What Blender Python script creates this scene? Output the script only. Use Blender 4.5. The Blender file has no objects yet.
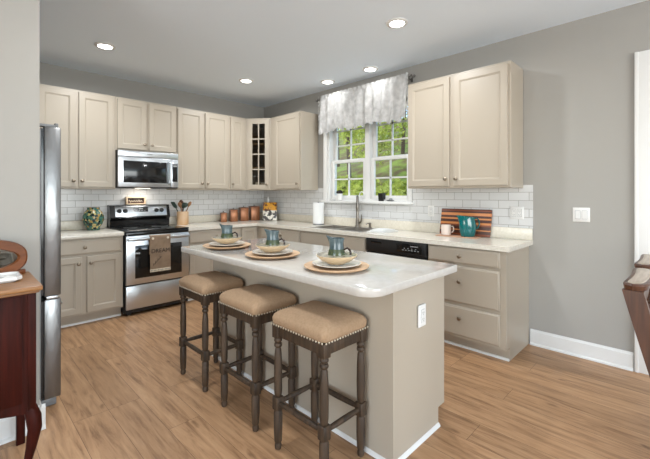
import bpy, bmesh, math, random
from mathutils import Matrix, Vector
random.seed(7)
SC = bpy.context.scene
COL = SC.collection
PI = math.pi

# ------------------------------------------------------------------ camera
cam_d = bpy.data.cameras.new('camera')
cam = bpy.data.objects.new('camera', cam_d)
COL.objects.link(cam)
cam.location = (-3.577, -4.966, 1.32)
cam.rotation_euler = (PI/2, 0, -0.7889)
cam_d.sensor_width = 36.0
cam_d.lens = 368.2/650*36.0
cam_d.shift_y = -(229.5-194.0)/650.0
cam_d.clip_start = 0.05
SC.camera = cam

# ------------------------------------------------------------------ exposure
SC.view_settings.view_transform = 'Standard'
SC.view_settings.look = 'None'
SC.view_settings.gamma = 1.0
SC.view_settings.use_curve_mapping = False
SC.view_settings.exposure = 0.52

# ------------------------------------------------------------------ sky
W = bpy.data.worlds.new('sky')
SC.world = W
W.use_nodes = True
nt = W.node_tree
bg = nt.nodes['Background']
sky = nt.nodes.new('ShaderNodeTexSky')
sky.sky_type = 'NISHITA'
sky.sun_disc = False
sky.sun_elevation = math.radians(50)
sky.sun_rotation = math.radians(250)
nt.links.new(sky.outputs[0], bg.inputs[0])
bg.inputs[1].default_value = 0.42

# soft fill added at unseen living room window openings, tilted up to brighten ceiling
def area(name, loc, rot, sx, sy, power, color=(1, 1, 1)):
    l = bpy.data.lights.new(name, 'AREA')
    l.shape = 'RECTANGLE'; l.size = sx; l.size_y = sy
    l.energy = power; l.color = color
    o = bpy.data.objects.new(name, l)
    COL.objects.link(o)
    o.location = loc; o.rotation_euler = rot
    return o
area('window_fill_rear', (-2.6, -8.95, 1.35), (PI/2+.55, 0, 0), 3.4, 2.0, 125, (0.90, 0.96, 1.0))
area('window_fill_side', (-7.95, -5.4, 1.45), (PI/2+.55, 0, -PI/2), 3.0, 1.8, 90, (0.90, 0.96, 1.0))
sl_ = bpy.data.lights.new('sun', 'SUN'); sl_.energy = 2.8; sl_.angle = .02; sl_.color = (1, .96, .88)
so_ = bpy.data.objects.new('sun', sl_); COL.objects.link(so_)
so_.rotation_euler = Vector((.12, -1.0, -1.0)).to_track_quat('-Z', 'Y').to_euler()
CAN_POWER = 10.5

# ------------------------------------------------------------------ materials
def lin(c):
    c = c/255.0
    return c/12.92 if c <= 0.04045 else ((c+0.055)/1.055)**2.4
def rgb(r, g, b): return (lin(r), lin(g), lin(b), 1.0)
MATS = {}
def mat(name, col, rough=0.5, metal=0.0, spec=0.5, bump=0.0, bscale=60.0, var=0.0, vscale=6.0, stretch=None, col2=None, coat=0.0):
    m = bpy.data.materials.new(name); m.use_nodes = True
    t = m.node_tree; n = t.nodes; L = t.links
    p = n['Principled BSDF']
    p.inputs['Base Color'].default_value = rgb(*col)
    p.inputs['Roughness'].default_value = rough
    p.inputs['Metallic'].default_value = metal
    p.inputs['Specular IOR Level'].default_value = spec
    p.inputs['Coat Weight'].default_value = coat
    if bump or var or col2:
        tc = n.new('ShaderNodeTexCoord'); mp = n.new('ShaderNodeMapping')
        L.new(tc.outputs['Object'], mp.inputs[0])
        if stretch: mp.inputs['Scale'].default_value = stretch
    if var or col2:
        nz = n.new('ShaderNodeTexNoise'); nz.inputs['Scale'].default_value = vscale; nz.inputs['Detail'].default_value = 6
        L.new(mp.outputs[0], nz.inputs['Vector'])
        cr = n.new('ShaderNodeValToRGB'); cr.color_ramp.elements[0].position = 0.3; cr.color_ramp.elements[1].position = 0.7
        c2 = col2 if col2 else tuple(max(0, x*(1-var)) for x in col)
        cr.color_ramp.elements[0].color = rgb(*c2); cr.color_ramp.elements[1].color = rgb(*col)
        L.new(nz.outputs[0], cr.inputs[0]); L.new(cr.outputs[0], p.inputs['Base Color'])
    if bump:
        nb = n.new('ShaderNodeTexNoise'); nb.inputs['Scale'].default_value = bscale; nb.inputs['Detail'].default_value = 3
        L.new(mp.outputs[0], nb.inputs['Vector'])
        bp = n.new('ShaderNodeBump'); bp.inputs['Strength'].default_value = bump; bp.inputs['Distance'].default_value = 0.01
        L.new(nb.outputs[0], bp.inputs['Height']); L.new(bp.outputs[0], p.inputs['Normal'])
    MATS[name] = m
    return m
def emis(name, col, strength):
    m = bpy.data.materials.new(name); m.use_nodes = True
    p = m.node_tree.nodes['Principled BSDF']
    p.inputs['Base Color'].default_value = rgb(*col)
    p.inputs['Emission Color'].default_value = rgb(*col)
    p.inputs['Emission Strength'].default_value = strength
    return m
def glass(name, tint=(255, 255, 255), refl=0.06):
    m = bpy.data.materials.new(name); m.use_nodes = True
    t = m.node_tree; n = t.nodes; L = t.links
    for x in list(n): n.remove(x)
    out = n.new('ShaderNodeOutputMaterial'); mx = n.new('ShaderNodeMixShader')
    tr = n.new('ShaderNodeBsdfTransparent'); gl = n.new('ShaderNodeBsdfGlossy')
    tr.inputs[0].default_value = rgb(*tint); gl.inputs['Roughness'].default_value = 0.02
    mx.inputs[0].default_value = refl
    L.new(tr.outputs[0], mx.inputs[1]); L.new(gl.outputs[0], mx.inputs[2]); L.new(mx.outputs[0], out.inputs[0])
    return m

M_wall = mat('wall_paint', (165, 162, 156), 0.75, bump=0.04, bscale=180)
M_ceil = mat('ceiling_paint', (236, 246, 255), 0.85, bump=0.05, bscale=120)
M_livwall = mat('living_room_bounce_paint', (236, 236, 234), 0.8, bump=0.04, bscale=180)  # white chosen so these unseen walls bounce more light
M_trim = mat('white_trim_paint', (226, 225, 222), 0.4)
M_cab = mat('cabinet_paint', (177, 166, 150), 0.38)
M_cabin = mat('cabinet_interior', (150, 130, 104), 0.7)
M_counter = mat('quartz', (230, 224, 213), 0.16, col2=(217, 210, 196), vscale=55)
M_splash = mat('quartz_upstand', (232, 225, 210), 0.25, col2=(220, 212, 195), vscale=45)
M_island_top = mat('white_quartz', (200, 196, 190), 0.10, col2=(192, 187, 180), vscale=30)
M_knob = mat('aged_nickel', (150, 138, 122), 0.35, 0.9)
M_steel = mat('stainless', (202, 206, 210), 0.30, 1.0, bump=0.03, bscale=8, stretch=(1, 1, 40))
M_steel2 = mat('fridge_steel', (132, 132, 132), 0.30, 0.9, bump=0.5, bscale=6, stretch=(2, 2, .7))
M_dark = mat('dark_grey_metal', (126, 127, 128), 0.5, 0.2)
M_black = mat('black_gloss', (16, 16, 17), 0.12)
M_blackm = mat('black_matte', (22, 22, 23), 0.5)
M_oven = mat('oven_glass', (24, 24, 25), 0.06)
M_grey = mat('grey_print', (150, 152, 152), 0.5)
M_glass = glass('window_glass', (250, 252, 250), 0.05)
M_cglass = glass('cabinet_glass', (225, 220, 210), 0.06)
M_stoolw = mat('weathered_wood', (76, 58, 41), 0.55, bump=0.2, bscale=30, stretch=(6, 6, 0.6), col2=(42, 32, 23), vscale=8)
M_linen = mat('tan_linen', (170, 141, 112), 0.95, bump=0.25, bscale=500, col2=(155, 128, 100), vscale=90)
M_nail = mat('nailhead_pewter', (206, 196, 176), 0.35, 0.6)
M_mahog = mat('mahogany', (66, 22, 14), 0.5, spec=0.12, bump=0.05, bscale=20, stretch=(14, 14, 0.8), col2=(40, 14, 9), vscale=4)
M_mahog_x = mat('mahogany_frame', (128, 72, 32), 0.4, spec=0.25, stretch=(1.2, 6, 6), col2=(84, 44, 20), vscale=5)
M_oaktop = mat('dresser_oak', (158, 112, 68), 0.4, stretch=(1.0, 12, 12), col2=(122, 80, 46), vscale=6)
M_mirror = mat('mirror_silver', (110, 106, 98), 0.05, 1.0)
M_chair = mat('walnut', (98, 62, 42), 0.35, stretch=(12, 12, 1.0), col2=(58, 34, 24), vscale=4)
M_chairtop = mat('pale_sheen_wood', (196, 182, 166), 0.4, stretch=(1, 8, 8), col2=(160, 142, 124), vscale=8)  # pale tone stands for the gloss on the chair's top rail
M_white = mat('white_ceramic', (226, 225, 222), 0.25)
M_paper = mat('white_paper', (230, 230, 228), 0.9, bump=0.1, bscale=150)
M_charger = mat('charger_wood', (208, 176, 142), 0.5, col2=(188, 152, 116), vscale=9)
M_plate = mat('white_glaze', (222, 217, 208), 0.2)
M_bowl = mat('cream_stoneware', (208, 184, 150), 0.35)
M_bowlin = mat('speckled_bowl_glaze', (196, 190, 170), 0.2, col2=(74, 66, 52), vscale=26)
M_mugbase = mat('brown_mug_glaze', (66, 46, 38), 0.15, col2=(30, 24, 24), vscale=30)
M_mug = mat('green_mug_glaze', (94, 100, 64), 0.15, col2=(40, 60, 48), vscale=24)
M_napkin = mat('blue_grey_glaze', (106, 120, 122), 0.2, col2=(56, 74, 80), vscale=18)
M_copper = mat('copper_canister', (160, 106, 72), 0.3, 0.5, col2=(108, 66, 42), vscale=12, stretch=(1, 1, .3))
M_copperd = mat('canister_lid_metal', (124, 76, 50), 0.35, 0.7)
M_teal = mat('teal_glaze', (3, 94, 94), 0.12, coat=0.4)
M_pink = mat('blush_glaze', (226, 208, 196), 0.25)
M_tray = mat('pale_wood_tray', (204, 164, 138), 0.5, col2=(186, 142, 114), vscale=10)
M_crock = mat('tan_crock_glaze', (190, 148, 104), 0.35, col2=(204, 174, 142), vscale=7)
M_spoon = mat('wooden_spoon', (156, 112, 76), 0.6)
M_spoon2 = mat('dark_wood_spoon', (92, 58, 40), 0.5)
M_utgreen = mat('dark_green_silicone', (44, 62, 54), 0.45)
M_lace = mat('valance_lace', (212, 211, 209), 0.9, bump=0.6, bscale=45, col2=(172, 171, 169), vscale=16)
M_iron = mat('rod_pewter', (120, 116, 112), 0.35, 0.8)
M_sink = mat('satin_sink_steel', (158, 153, 146), 0.36, 0.9)
M_faucet = mat('brushed_nickel', (134, 128, 120), 0.28, 1.0)
M_towel = mat('taupe_towel', (156, 134, 112), 0.95, bump=0.3, bscale=260, col2=(138, 117, 95), vscale=14)
M_ink = mat('dark_print', (52, 44, 40), 0.9)
M_cream = mat('cream_cloth', (226, 216, 196), 0.95)
M_signw = mat('pale_sign_frame', (214, 190, 160), 0.55)
M_signb = mat('dark_brown_sign', (66, 40, 28), 0.5)
M_matw = mat('white_mat', (222, 221, 217), 0.7)
M_soil = mat('soil', (40, 34, 28), 0.9)
M_leaf = mat('leaf_dark', (60, 84, 40), 0.6)
M_bark = mat('bark', (96, 80, 62), 0.9, bump=0.5, bscale=20, col2=(64, 52, 40), vscale=6, stretch=(5, 5, .6))
M_siding = mat('outside_wall', (200, 200, 196), 0.8)

def floor_mat():
    m = bpy.data.materials.new('oak_planks'); m.use_nodes = True
    t = m.node_tree; n = t.nodes; L = t.links; p = n['Principled BSDF']
    tc = n.new('ShaderNodeTexCoord')
    sw = n.new('ShaderNodeSeparateXYZ'); L.new(tc.outputs['Object'], sw.inputs[0])
    cb = n.new('ShaderNodeCombineXYZ'); L.new(sw.outputs[1], cb.inputs[0]); L.new(sw.outputs[0], cb.inputs[1])
    br = n.new('ShaderNodeTexBrick')
    br.offset = 0.37; br.offset_frequency = 3
    br.inputs['Scale'].default_value = 1.0
    br.inputs['Brick Width'].default_value = 1.22; br.inputs['Row Height'].default_value = 0.182
    br.inputs['Mortar Size'].default_value = 0.0012; br.inputs['Mortar Smooth'].default_value = 0.3
    br.inputs['Bias'].default_value = 0.0
    br.inputs['Color1'].default_value = (0, 0, 0, 1); br.inputs['Color2'].default_value = (1, 1, 1, 1); br.inputs['Mortar'].default_value = (0.5, 0.5, 0.5, 1)
    L.new(cb.outputs[0], br.inputs['Vector'])
    # grain: noise stretched along the plank, shifted per plank
    sc = n.new('ShaderNodeVectorMath'); sc.operation = 'MULTIPLY'; sc.inputs[1].default_value = (1.5, 15, 1)
    L.new(cb.outputs[0], sc.inputs[0])
    sh = n.new('ShaderNodeVectorMath'); sh.operation = 'MULTIPLY_ADD'; sh.inputs[1].default_value = (9.0, 5.0, 7.0)
    L.new(br.outputs['Color'], sh.inputs[0]); L.new(sc.outputs[0], sh.inputs[2])
    g = n.new('ShaderNodeTexNoise'); g.inputs['Scale'].default_value = 2.0; g.inputs['Detail'].default_value = 9; g.inputs['Roughness'].default_value = 0.66; g.inputs['Distortion'].default_value = 0.55
    L.new(sh.outputs[0], g.inputs['Vector'])
    cr = n.new('ShaderNodeValToRGB'); e = cr.color_ramp.elements
    e[0].position = 0.30; e[0].color = rgb(136, 100, 70)
    e[1].position = 0.72; e[1].color = rgb(200, 161, 123)
    mid = cr.color_ramp.elements.new(0.5); mid.color = rgb(180, 140, 103)
    L.new(g.outputs[0], cr.inputs[0])
    # per plank tone
    hs = n.new('ShaderNodeMixRGB'); hs.blend_type = 'MULTIPLY'; hs.inputs[0].default_value = 1.0
    tone = n.new('ShaderNodeValToRGB'); tone.color_ramp.elements[0].color = (0.82, 0.81, 0.80, 1); tone.color_ramp.elements[1].color = (1.0, 1.0, 1.0, 1)
    L.new(br.outputs['Color'], tone.inputs[0]); L.new(cr.outputs[0], hs.inputs[1]); L.new(tone.outputs[0], hs.inputs[2])
    # knots
    vs = n.new('ShaderNodeVectorMath'); vs.operation = 'MULTIPLY'; vs.inputs[1].default_value = (1.4, 3.6, 1)
    L.new(cb.outputs[0], vs.inputs[0])
    wz = n.new('ShaderNodeTexNoise'); wz.inputs['Scale'].default_value = 6; L.new(cb.outputs[0], wz.inputs['Vector'])
    wm = n.new('ShaderNodeVectorMath'); wm.operation = 'MULTIPLY_ADD'; wm.inputs[1].default_value = (.25, .25, 0)
    L.new(wz.outputs['Color'], wm.inputs[0]); L.new(vs.outputs[0], wm.inputs[2])
    vo = n.new('ShaderNodeTexVoronoi'); vo.inputs['Scale'].default_value = 2.1; L.new(wm.outputs[0], vo.inputs['Vector'])
    kr = n.new('ShaderNodeValToRGB'); kr.color_ramp.elements[0].position = 0.03; kr.color_ramp.elements[0].color = (0.42, 0.36, 0.32, 1)
    kr.color_ramp.elements[1].position = 0.14; kr.color_ramp.elements[1].color = (1, 1, 1, 1)
    L.new(vo.outputs['Distance'], kr.inputs[0])
    kn = n.new('ShaderNodeMixRGB'); kn.blend_type = 'MULTIPLY'; kn.inputs[0].default_value = 0.85
    L.new(hs.outputs[0], kn.inputs[1]); L.new(kr.outputs[0], kn.inputs[2])
    mo = n.new('ShaderNodeMixRGB'); mo.inputs[2].default_value = rgb(96, 68, 48)
    L.new(br.outputs['Fac'], mo.inputs[0]); L.new(kn.outputs[0], mo.inputs[1])
    L.new(mo.outputs[0], p.inputs['Base Color'])
    p.inputs['Roughness'].default_value = 0.42; p.inputs['Specular IOR Level'].default_value = 0.4
    bp = n.new('ShaderNodeBump'); bp.inputs['Strength'].default_value = 0.12; bp.inputs['Distance'].default_value = 0.004
    L.new(g.outputs[0], bp.inputs['Height']); L.new(bp.outputs[0], p.inputs['Normal'])
    return m
def tile_mat(name, ax, off=(0, 0), bw=0.172, rh=0.0745):
    m = bpy.data.materials.new(name); m.use_nodes = True
    t = m.node_tree; n = t.nodes; L = t.links; p = n['Principled BSDF']
    tc = n.new('ShaderNodeTexCoord'); s = n.new('ShaderNodeSeparateXYZ'); L.new(tc.outputs['Object'], s.inputs[0])
    c = n.new('ShaderNodeCombineXYZ'); L.new(s.outputs[ax], c.inputs[0]); L.new(s.outputs[2], c.inputs[1])
    a = n.new('ShaderNodeVectorMath'); a.operation = 'ADD'; a.inputs[1].default_value = (off[0], off[1], 0); L.new(c.outputs[0], a.inputs[0])
    br = n.new('ShaderNodeTexBrick'); br.inputs['Scale'].default_value = 1.0
    br.inputs['Brick Width'].default_value = bw; br.inputs['Row Height'].default_value = rh
    br.inputs['Mortar Size'].default_value = 0.0022; br.inputs['Mortar Smooth'].default_value = 0.15
    br.inputs['Color1'].default_value = rgb(222, 222, 221); br.inputs['Color2'].default_value = rgb(214, 214, 213); br.inputs['Mortar'].default_value = rgb(166, 163, 158)
    L.new(a.outputs[0], br.inputs['Vector']); L.new(br.outputs['Color'], p.inputs['Base Color'])
    inv = n.new('ShaderNodeMath'); inv.operation = 'SUBTRACT'; inv.inputs[0].default_value = 1.0; L.new(br.outputs['Fac'], inv.inputs[1])
    bp = n.new('ShaderNodeBump'); bp.inputs['Strength'].default_value = 0.5; bp.inputs['Distance'].default_value = 0.002
    L.new(inv.outputs[0], bp.inputs['Height']); L.new(bp.outputs[0], p.inputs['Normal'])
    p.inputs['Roughness'].default_value = 0.16
    return m
def stripes_mat():
    m = bpy.data.materials.new('striped_board_wood'); m.use_nodes = True
    t = m.node_tree; n = t.nodes; L = t.links; p = n['Principled BSDF']
    tc = n.new('ShaderNodeTexCoord'); s = n.new('ShaderNodeSeparateXYZ'); L.new(tc.outputs['Object'], s.inputs[0])
    mr = n.new('ShaderNodeMapRange'); mr.inputs['From Min'].default_value = 0.0; mr.inputs['From Max'].default_value = 0.262
    L.new(s.outputs[2], mr.inputs[0])
    cr = n.new('ShaderNodeValToRGB'); cr.color_ramp.interpolation = 'CONSTANT'
    D = (72, 36, 24); O = (206, 132, 74); R = (126, 66, 40)
    st = [(0, R), (.09, D), (.2, O), (.24, D), (.36, R), (.42, O), (.5, D), (.6, O), (.66, D), (.74, O), (.84, D), (.9, R), (.95, D)]
    el = cr.color_ramp.elements
    el[0].position = 0; el[0].color = rgb(*st[0][1]); el[1].position = st[1][0]; el[1].color = rgb(*st[1][1])
    for q, c in st[2:]:
        k = el.new(q); k.color = rgb(*c)
    L.new(mr.outputs[0], cr.inputs[0]); L.new(cr.outputs[0], p.inputs['Base Color']); p.inputs['Roughness'].default_value = 0.35
    return m
def mosaic_mat():
    m = bpy.data.materials.new('mosaic_glaze'); m.use_nodes = True
    t = m.node_tree; n = t.nodes; L = t.links; p = n['Principled BSDF']
    tc = n.new('ShaderNodeTexCoord')
    v = n.new('ShaderNodeTexVoronoi'); v.inputs['Scale'].default_value = 38; L.new(tc.outputs['Object'], v.inputs['Vector'])
    s = n.new('ShaderNodeSeparateColor'); L.new(v.outputs['Color'], s.inputs[0])
    cr = n.new('ShaderNodeValToRGB'); cr.color_ramp.interpolation = 'CONSTANT'
    el = cr.color_ramp.elements
    el[0].position = 0; el[0].color = rgb(26, 26, 24); el[1].position = .34; el[1].color = rgb(160, 128, 66)
    for q, c in ((.5, (74, 106, 88)), (.68, (184, 164, 104)), (.84, (50, 96, 88))):
        k = el.new(q); k.color = rgb(*c)
    L.new(s.outputs[0], cr.inputs[0])
    ve = n.new('ShaderNodeTexVoronoi'); ve.feature = 'DISTANCE_TO_EDGE'; ve.inputs['Scale'].default_value = 38; L.new(tc.outputs['Object'], ve.inputs['Vector'])
    er = n.new('ShaderNodeMath'); er.operation = 'LESS_THAN'; er.inputs[1].default_value = 0.07; L.new(ve.outputs['Distance'], er.inputs[0])
    mx = n.new('ShaderNodeMixRGB'); mx.inputs[2].default_value = rgb(60, 102, 86); L.new(er.outputs[0], mx.inputs[0]); L.new(cr.outputs[0], mx.inputs[1])
    L.new(mx.outputs[0], p.inputs['Base Color']); p.inputs['Roughness'].default_value = 0.2
    return m
def cover_mat():
    # printed cook book cover: golden picture above, pale picture with dark blotches below
    m = bpy.data.materials.new('cookbook_cover'); m.use_nodes = True
    t = m.node_tree; n = t.nodes; L = t.links; p = n['Principled BSDF']
    tc = n.new('ShaderNodeTexCoord'); s = n.new('ShaderNodeSeparateXYZ'); L.new(tc.outputs['Object'], s.inputs[0])
    nz = n.new('ShaderNodeTexNoise'); nz.inputs['Scale'].default_value = 16; nz.inputs['Detail'].default_value = 2; L.new(tc.outputs['Object'], nz.inputs['Vector'])
    c1 = n.new('ShaderNodeValToRGB'); e = c1.color_ramp.elements
    e[0].position = .40; e[0].color = rgb(92, 46, 24); e[1].position = .5; e[1].color = rgb(220, 156, 40)
    c2 = n.new('ShaderNodeValToRGB'); e = c2.color_ramp.elements
    e[0].position = .44; e[0].color = rgb(60, 54, 50); e[1].position = .5; e[1].color = rgb(232, 226, 214)
    L.new(nz.outputs[0], c1.inputs[0]); L.new(nz.outputs[0], c2.inputs[0])
    gt = n.new('ShaderNodeMath'); gt.operation = 'GREATER_THAN'; gt.inputs[1].default_value = 0.155; L.new(s.outputs[2], gt.inputs[0])
    mx = n.new('ShaderNodeMixRGB'); L.new(gt.outputs[0], mx.inputs[0]); L.new(c2.outputs[0], mx.inputs[1]); L.new(c1.outputs[0], mx.inputs[2])
    L.new(mx.outputs[0], p.inputs['Base Color']); p.inputs['Roughness'].default_value = 0.3
    return m
def leaves_mat(name, a, b):
    m = bpy.data.materials.new(name); m.use_nodes = True
    t = m.node_tree; n = t.nodes; L = t.links; p = n['Principled BSDF']
    tc = n.new('ShaderNodeTexCoord'); nz = n.new('ShaderNodeTexNoise'); nz.inputs['Scale'].default_value = 2.2; nz.inputs['Detail'].default_value = 5
    L.new(tc.outputs['Object'], nz.inputs['Vector'])
    cr = n.new('ShaderNodeValToRGB'); cr.color_ramp.elements[0].position = .38; cr.color_ramp.elements[1].position = .62
    cr.color_ramp.elements[0].color = rgb(*a); cr.color_ramp.elements[1].color = rgb(*b)
    L.new(nz.outputs[0], cr.inputs[0]); L.new(cr.outputs[0], p.inputs['Base Color']); p.inputs['Roughness'].default_value = 0.6
    p.inputs['Specular IOR Level'].default_value = 0.2
    tl = n.new('ShaderNodeBsdfTranslucent'); L.new(cr.outputs[0], tl.inputs[0])
    mx = n.new('ShaderNodeMixShader'); mx.inputs[0].default_value = 0.35
    L.new(p.outputs[0], mx.inputs[1]); L.new(tl.outputs[0], mx.inputs[2]); L.new(mx.outputs[0], n['Material Output'].inputs[0])
    return m
M_floor = floor_mat()
M_tile_b = tile_mat('subway_tile_back', 0, (0.05, -1.02), 0.155)
M_tile_r = tile_mat('subway_tile_right', 1, (0.0, -1.038))
M_board = stripes_mat()
M_mosaic = mosaic_mat()
M_cover = cover_mat()
M_green1 = leaves_mat('spring_leaves', (130, 142, 50), (206, 212, 108))
M_green2 = leaves_mat('olive_leaves', (104, 104, 58), (160, 158, 92))
M_bank = leaves_mat('leaf_litter_bank', (116, 98, 66), (140, 160, 70))

# ------------------------------------------------------------------ mesh helpers
class MB:
    def __init__(self, xf=None):
        self.v = []; self.f = []; self.mi = []; self.xf = xf; self.cur = 0
    def add(self, vs, fs):
        b = len(self.v)
        for p in vs:
            p = Vector(p)
            self.v.append(self.xf @ p if self.xf else p)
        for q in fs:
            self.f.append([b+i for i in q]); self.mi.append(self.cur)
        return self
    def box(self, x0, x1, y0, y1, z0, z1, bev=0.0, seg=2):
        x0, x1 = min(x0, x1), max(x0, x1); y0, y1 = min(y0, y1), max(y0, y1); z0, z1 = min(z0, z1), max(z0, z1)
        if bev <= 0:
            vs = [(x, y, z) for x in (x0, x1) for y in (y0, y1) for z in (z0, z1)]
            return self.add(vs, [(0, 1, 3, 2), (4, 6, 7, 5), (0, 4, 5, 1), (2, 3, 7, 6), (0, 2, 6, 4), (1, 5, 7, 3)])
        bm = bmesh.new()
        bmesh.ops.create_cube(bm, size=1.0)
        for w in bm.verts:
            w.co = Vector((x0+(w.co.x+.5)*(x1-x0), y0+(w.co.y+.5)*(y1-y0), z0+(w.co.z+.5)*(z1-z0)))
        bmesh.ops.bevel(bm, geom=list(bm.edges), offset=bev, segments=seg, profile=0.5, affect='EDGES')
        bm.verts.index_update()
        self.add([w.co.copy() for w in bm.verts], [[w.index for w in q.verts] for q in bm.faces])
        bm.free(); return self
    def prism(self, poly, fn, c0, c1):
        n = len(poly)
        vs = [fn(a, b, c0) for a, b in poly]+[fn(a, b, c1) for a, b in poly]
        fs = [list(range(n)), list(range(2*n-1, n-1, -1))]+[(i, (i+1) % n, n+(i+1) % n, n+i) for i in range(n)]
        return self.add(vs, fs)
    def lathe(self, prof, c=(0, 0, 0), seg=24, axis=None, sx=1.0, sy=1.0):
        R = Matrix.Identity(3)
        if axis is not None: R = Vector((0, 0, 1)).rotation_difference(Vector(axis)).to_matrix()
        c = Vector(c); vs = []; fs = []
        for r, z in prof:
            for k in range(seg):
                a = 2*PI*k/seg
                vs.append(c+R @ Vector((r*sx*math.cos(a), r*sy*math.sin(a), z)))
        for i in range(len(prof)-1):
            for k in range(seg):
                k2 = (k+1) % seg
                fs.append((i*seg+k, i*seg+k2, (i+1)*seg+k2, (i+1)*seg+k))
        fs.append(list(range(seg-1, -1, -1))); fs.append([(len(prof)-1)*seg+k for k in range(seg)])
        return self.add(vs, fs)
    def tube(self, pts, rad, seg=10, flat=1.0):
        pts = [Vector(p) for p in pts]; n = len(pts); vs = []; fs = []
        up = None
        for i, p in enumerate(pts):
            d = (pts[min(i+1, n-1)]-pts[max(i-1, 0)]).normalized()
            if up is None:
                up = Vector((0, 0, 1)) if abs(d.z) < .9 else Vector((1, 0, 0))
            s = d.cross(up).normalized(); up = s.cross(d).normalized()
            r = rad[i] if isinstance(rad, (list, tuple)) else rad
            for k in range(seg):
                a = 2*PI*k/seg
                vs.append(p+s*(r*math.cos(a))+up*(r*flat*math.sin(a)))
        for i in range(n-1):
            for k in range(seg):
                k2 = (k+1) % seg
                fs.append((i*seg+k, i*seg+k2, (i+1)*seg+k2, (i+1)*seg+k))
        fs.append(list(range(seg-1, -1, -1))); fs.append([(n-1)*seg+k for k in range(seg)])
        return self.add(vs, fs)
    def loops(self, Ls, cap0=True, cap1=True):
        n = len(Ls[0]); vs = [p for l in Ls for p in l]; fs = []
        for i in range(len(Ls)-1):
            for k in range(n):
                k2 = (k+1) % n
                fs.append((i*n+k, i*n+k2, (i+1)*n+k2, (i+1)*n+k))
        if cap0: fs.append(list(range(n-1, -1, -1)))
        if cap1: fs.append([(len(Ls)-1)*n+k for k in range(n)])
        return self.add(vs, fs)
    def build(self, name, m, parent=None, kind=None, ang=35):
        off = Vector((0, 0, 0))
        r = parent
        while r is not None and r.parent is not None: r = r.parent
        if r is not None and not self.xf_local: off = r.location.copy()
        me = bpy.data.meshes.new(name)
        bm = bmesh.new()
        vv = [bm.verts.new(p-off) for p in self.v]
        for q, mi in zip(self.f, self.mi):
            try:
                fc = bm.faces.new([vv[i] for i in q]); fc.material_index = mi
            except ValueError: pass
        bmesh.ops.remove_doubles(bm, verts=list(bm.verts), dist=1e-6)
        bmesh.ops.recalc_face_normals(bm, faces=list(bm.faces))
        for fc in bm.faces: fc.smooth = True
        th = math.radians(ang)
        for e in bm.edges:
            if len(e.link_faces) != 2 or e.calc_face_angle(0) > th: e.smooth = False
        bm.to_mesh(me); bm.free()
        for mm in (m if isinstance(m, (list, tuple)) else [m]): me.materials.append(mm)
        o = bpy.data.objects.new(name, me); COL.objects.link(o)
        if parent is not None: o.parent = parent
        if kind: o['kind'] = kind
        return o
    xf_local = False
def LMB():
    b = MB(); b.xf_local = True; return b           # coordinates already relative to the thing
def tag(o, label, cat, group=None):
    o['label'] = label; o['category'] = cat
    if group: o['group'] = group
    return o
def thing(name, label, cat, loc, group=None, rz=0.0):
    o = bpy.data.objects.new(name, None); COL.objects.link(o)
    o.empty_display_size = 0.05
    o.location = loc; o.rotation_euler = (0, 0, rz)
    return tag(o, label, cat, group)
def copy_tree(o, parent=None):
    c = o.copy(); COL.objects.link(c)
    if parent is not None: c.parent = parent
    for ch in list(o.children): copy_tree(ch, c)
    return c
def struct(o): o['kind'] = 'structure'; return o
def recenter(o, base=None):
    """move a single-mesh thing's origin to its base"""
    me = o.data
    xs = [v.co.x for v in me.vertices]; ys = [v.co.y for v in me.vertices]; zs = [v.co.z for v in me.vertices]
    c = Vector(((min(xs)+max(xs))/2, (min(ys)+max(ys))/2, min(zs)))
    me.transform(Matrix.Translation(-c)); o.location = o.location+c
    return o
# facing helpers: (a along face to the right, b up, c outwards)
def F_back(x0, y0): return lambda a, b, c: (x0+a, y0-c, b)          # face looking to -y
def F_right(x0, y0): return lambda a, b, c: (x0-c, y0-a, b)         # face looking to -x
def F_isl(x0, y0): return lambda a, b, c: (x0+c, y0+a, b)           # face looking to +x
def rect(T, a0, a1, b0, b1, c): return [T(a0, b0, c), T(a1, b0, c), T(a1, b1, c), T(a0, b1, c)]
def door_panel(T, a0, a1, b0, b1, parent, name='door', fw=0.055, t=0.019, m=None):
    b = MB()
    Ls = [rect(T, a0, a1, b0, b1, 0.0005), rect(T, a0, a1, b0, b1, t-.003)]
    for ins, c in ((.003, t), (fw, t), (fw+.004, t-.004), (fw+.011, t-.007), (fw+.013, t-.011)):
        Ls.append(rect(T, a0+ins, a1-ins, b0+ins, b1-ins, c))
    b.loops(Ls)
    return b.build(name, m or M_cab, parent)
def slab(T, a0, a1, b0, b1, parent, name='drawer', t=0.019, m=None):
    b = MB()
    Ls = [rect(T, a0, a1, b0, b1, 0.0005), rect(T, a0, a1, b0, b1, t-.009)]
    for ins, c in ((.004, t-.005), (.011, t-.003), (.013, t)):
        Ls.append(rect(T, a0+ins, a1-ins, b0+ins, b1-ins, c))
    b.loops(Ls)
    return b.build(name, m or M_cab, parent)
def knob(T, a, bz, parent, t=0.019):
    p0 = Vector(T(a, bz, t)); p1 = Vector(T(a, bz, t+1)); ax = (p1-p0)
    b = MB()
    b.lathe([(.009, 0), (.0065, .004), (.006, .012), (.014, .016), (.0175, .020), (.0175, .025), (.013, .029), (.001, .031)], p0, 16, ax)
    return b.build('knob', M_knob, parent)

# ------------------------------------------------------------------ room shell
ZC = 2.738
X0, Y0 = -8.0, -9.0        # far corner of the open living room behind the camera
s = MB(); s.box(X0-.15, 0.15, Y0-.15, 0.15, -.12, 0); struct(s.build('floor', M_floor))
s = MB(); s.box(X0-.15, 0.15, Y0-.15, 0.15, ZC, ZC+.15); struct(s.build('ceiling', M_ceil))
s = MB(); s.box(-4.15, 0.15, 0, .15, 0, ZC); struct(s.build('wall_back', M_wall))
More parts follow.
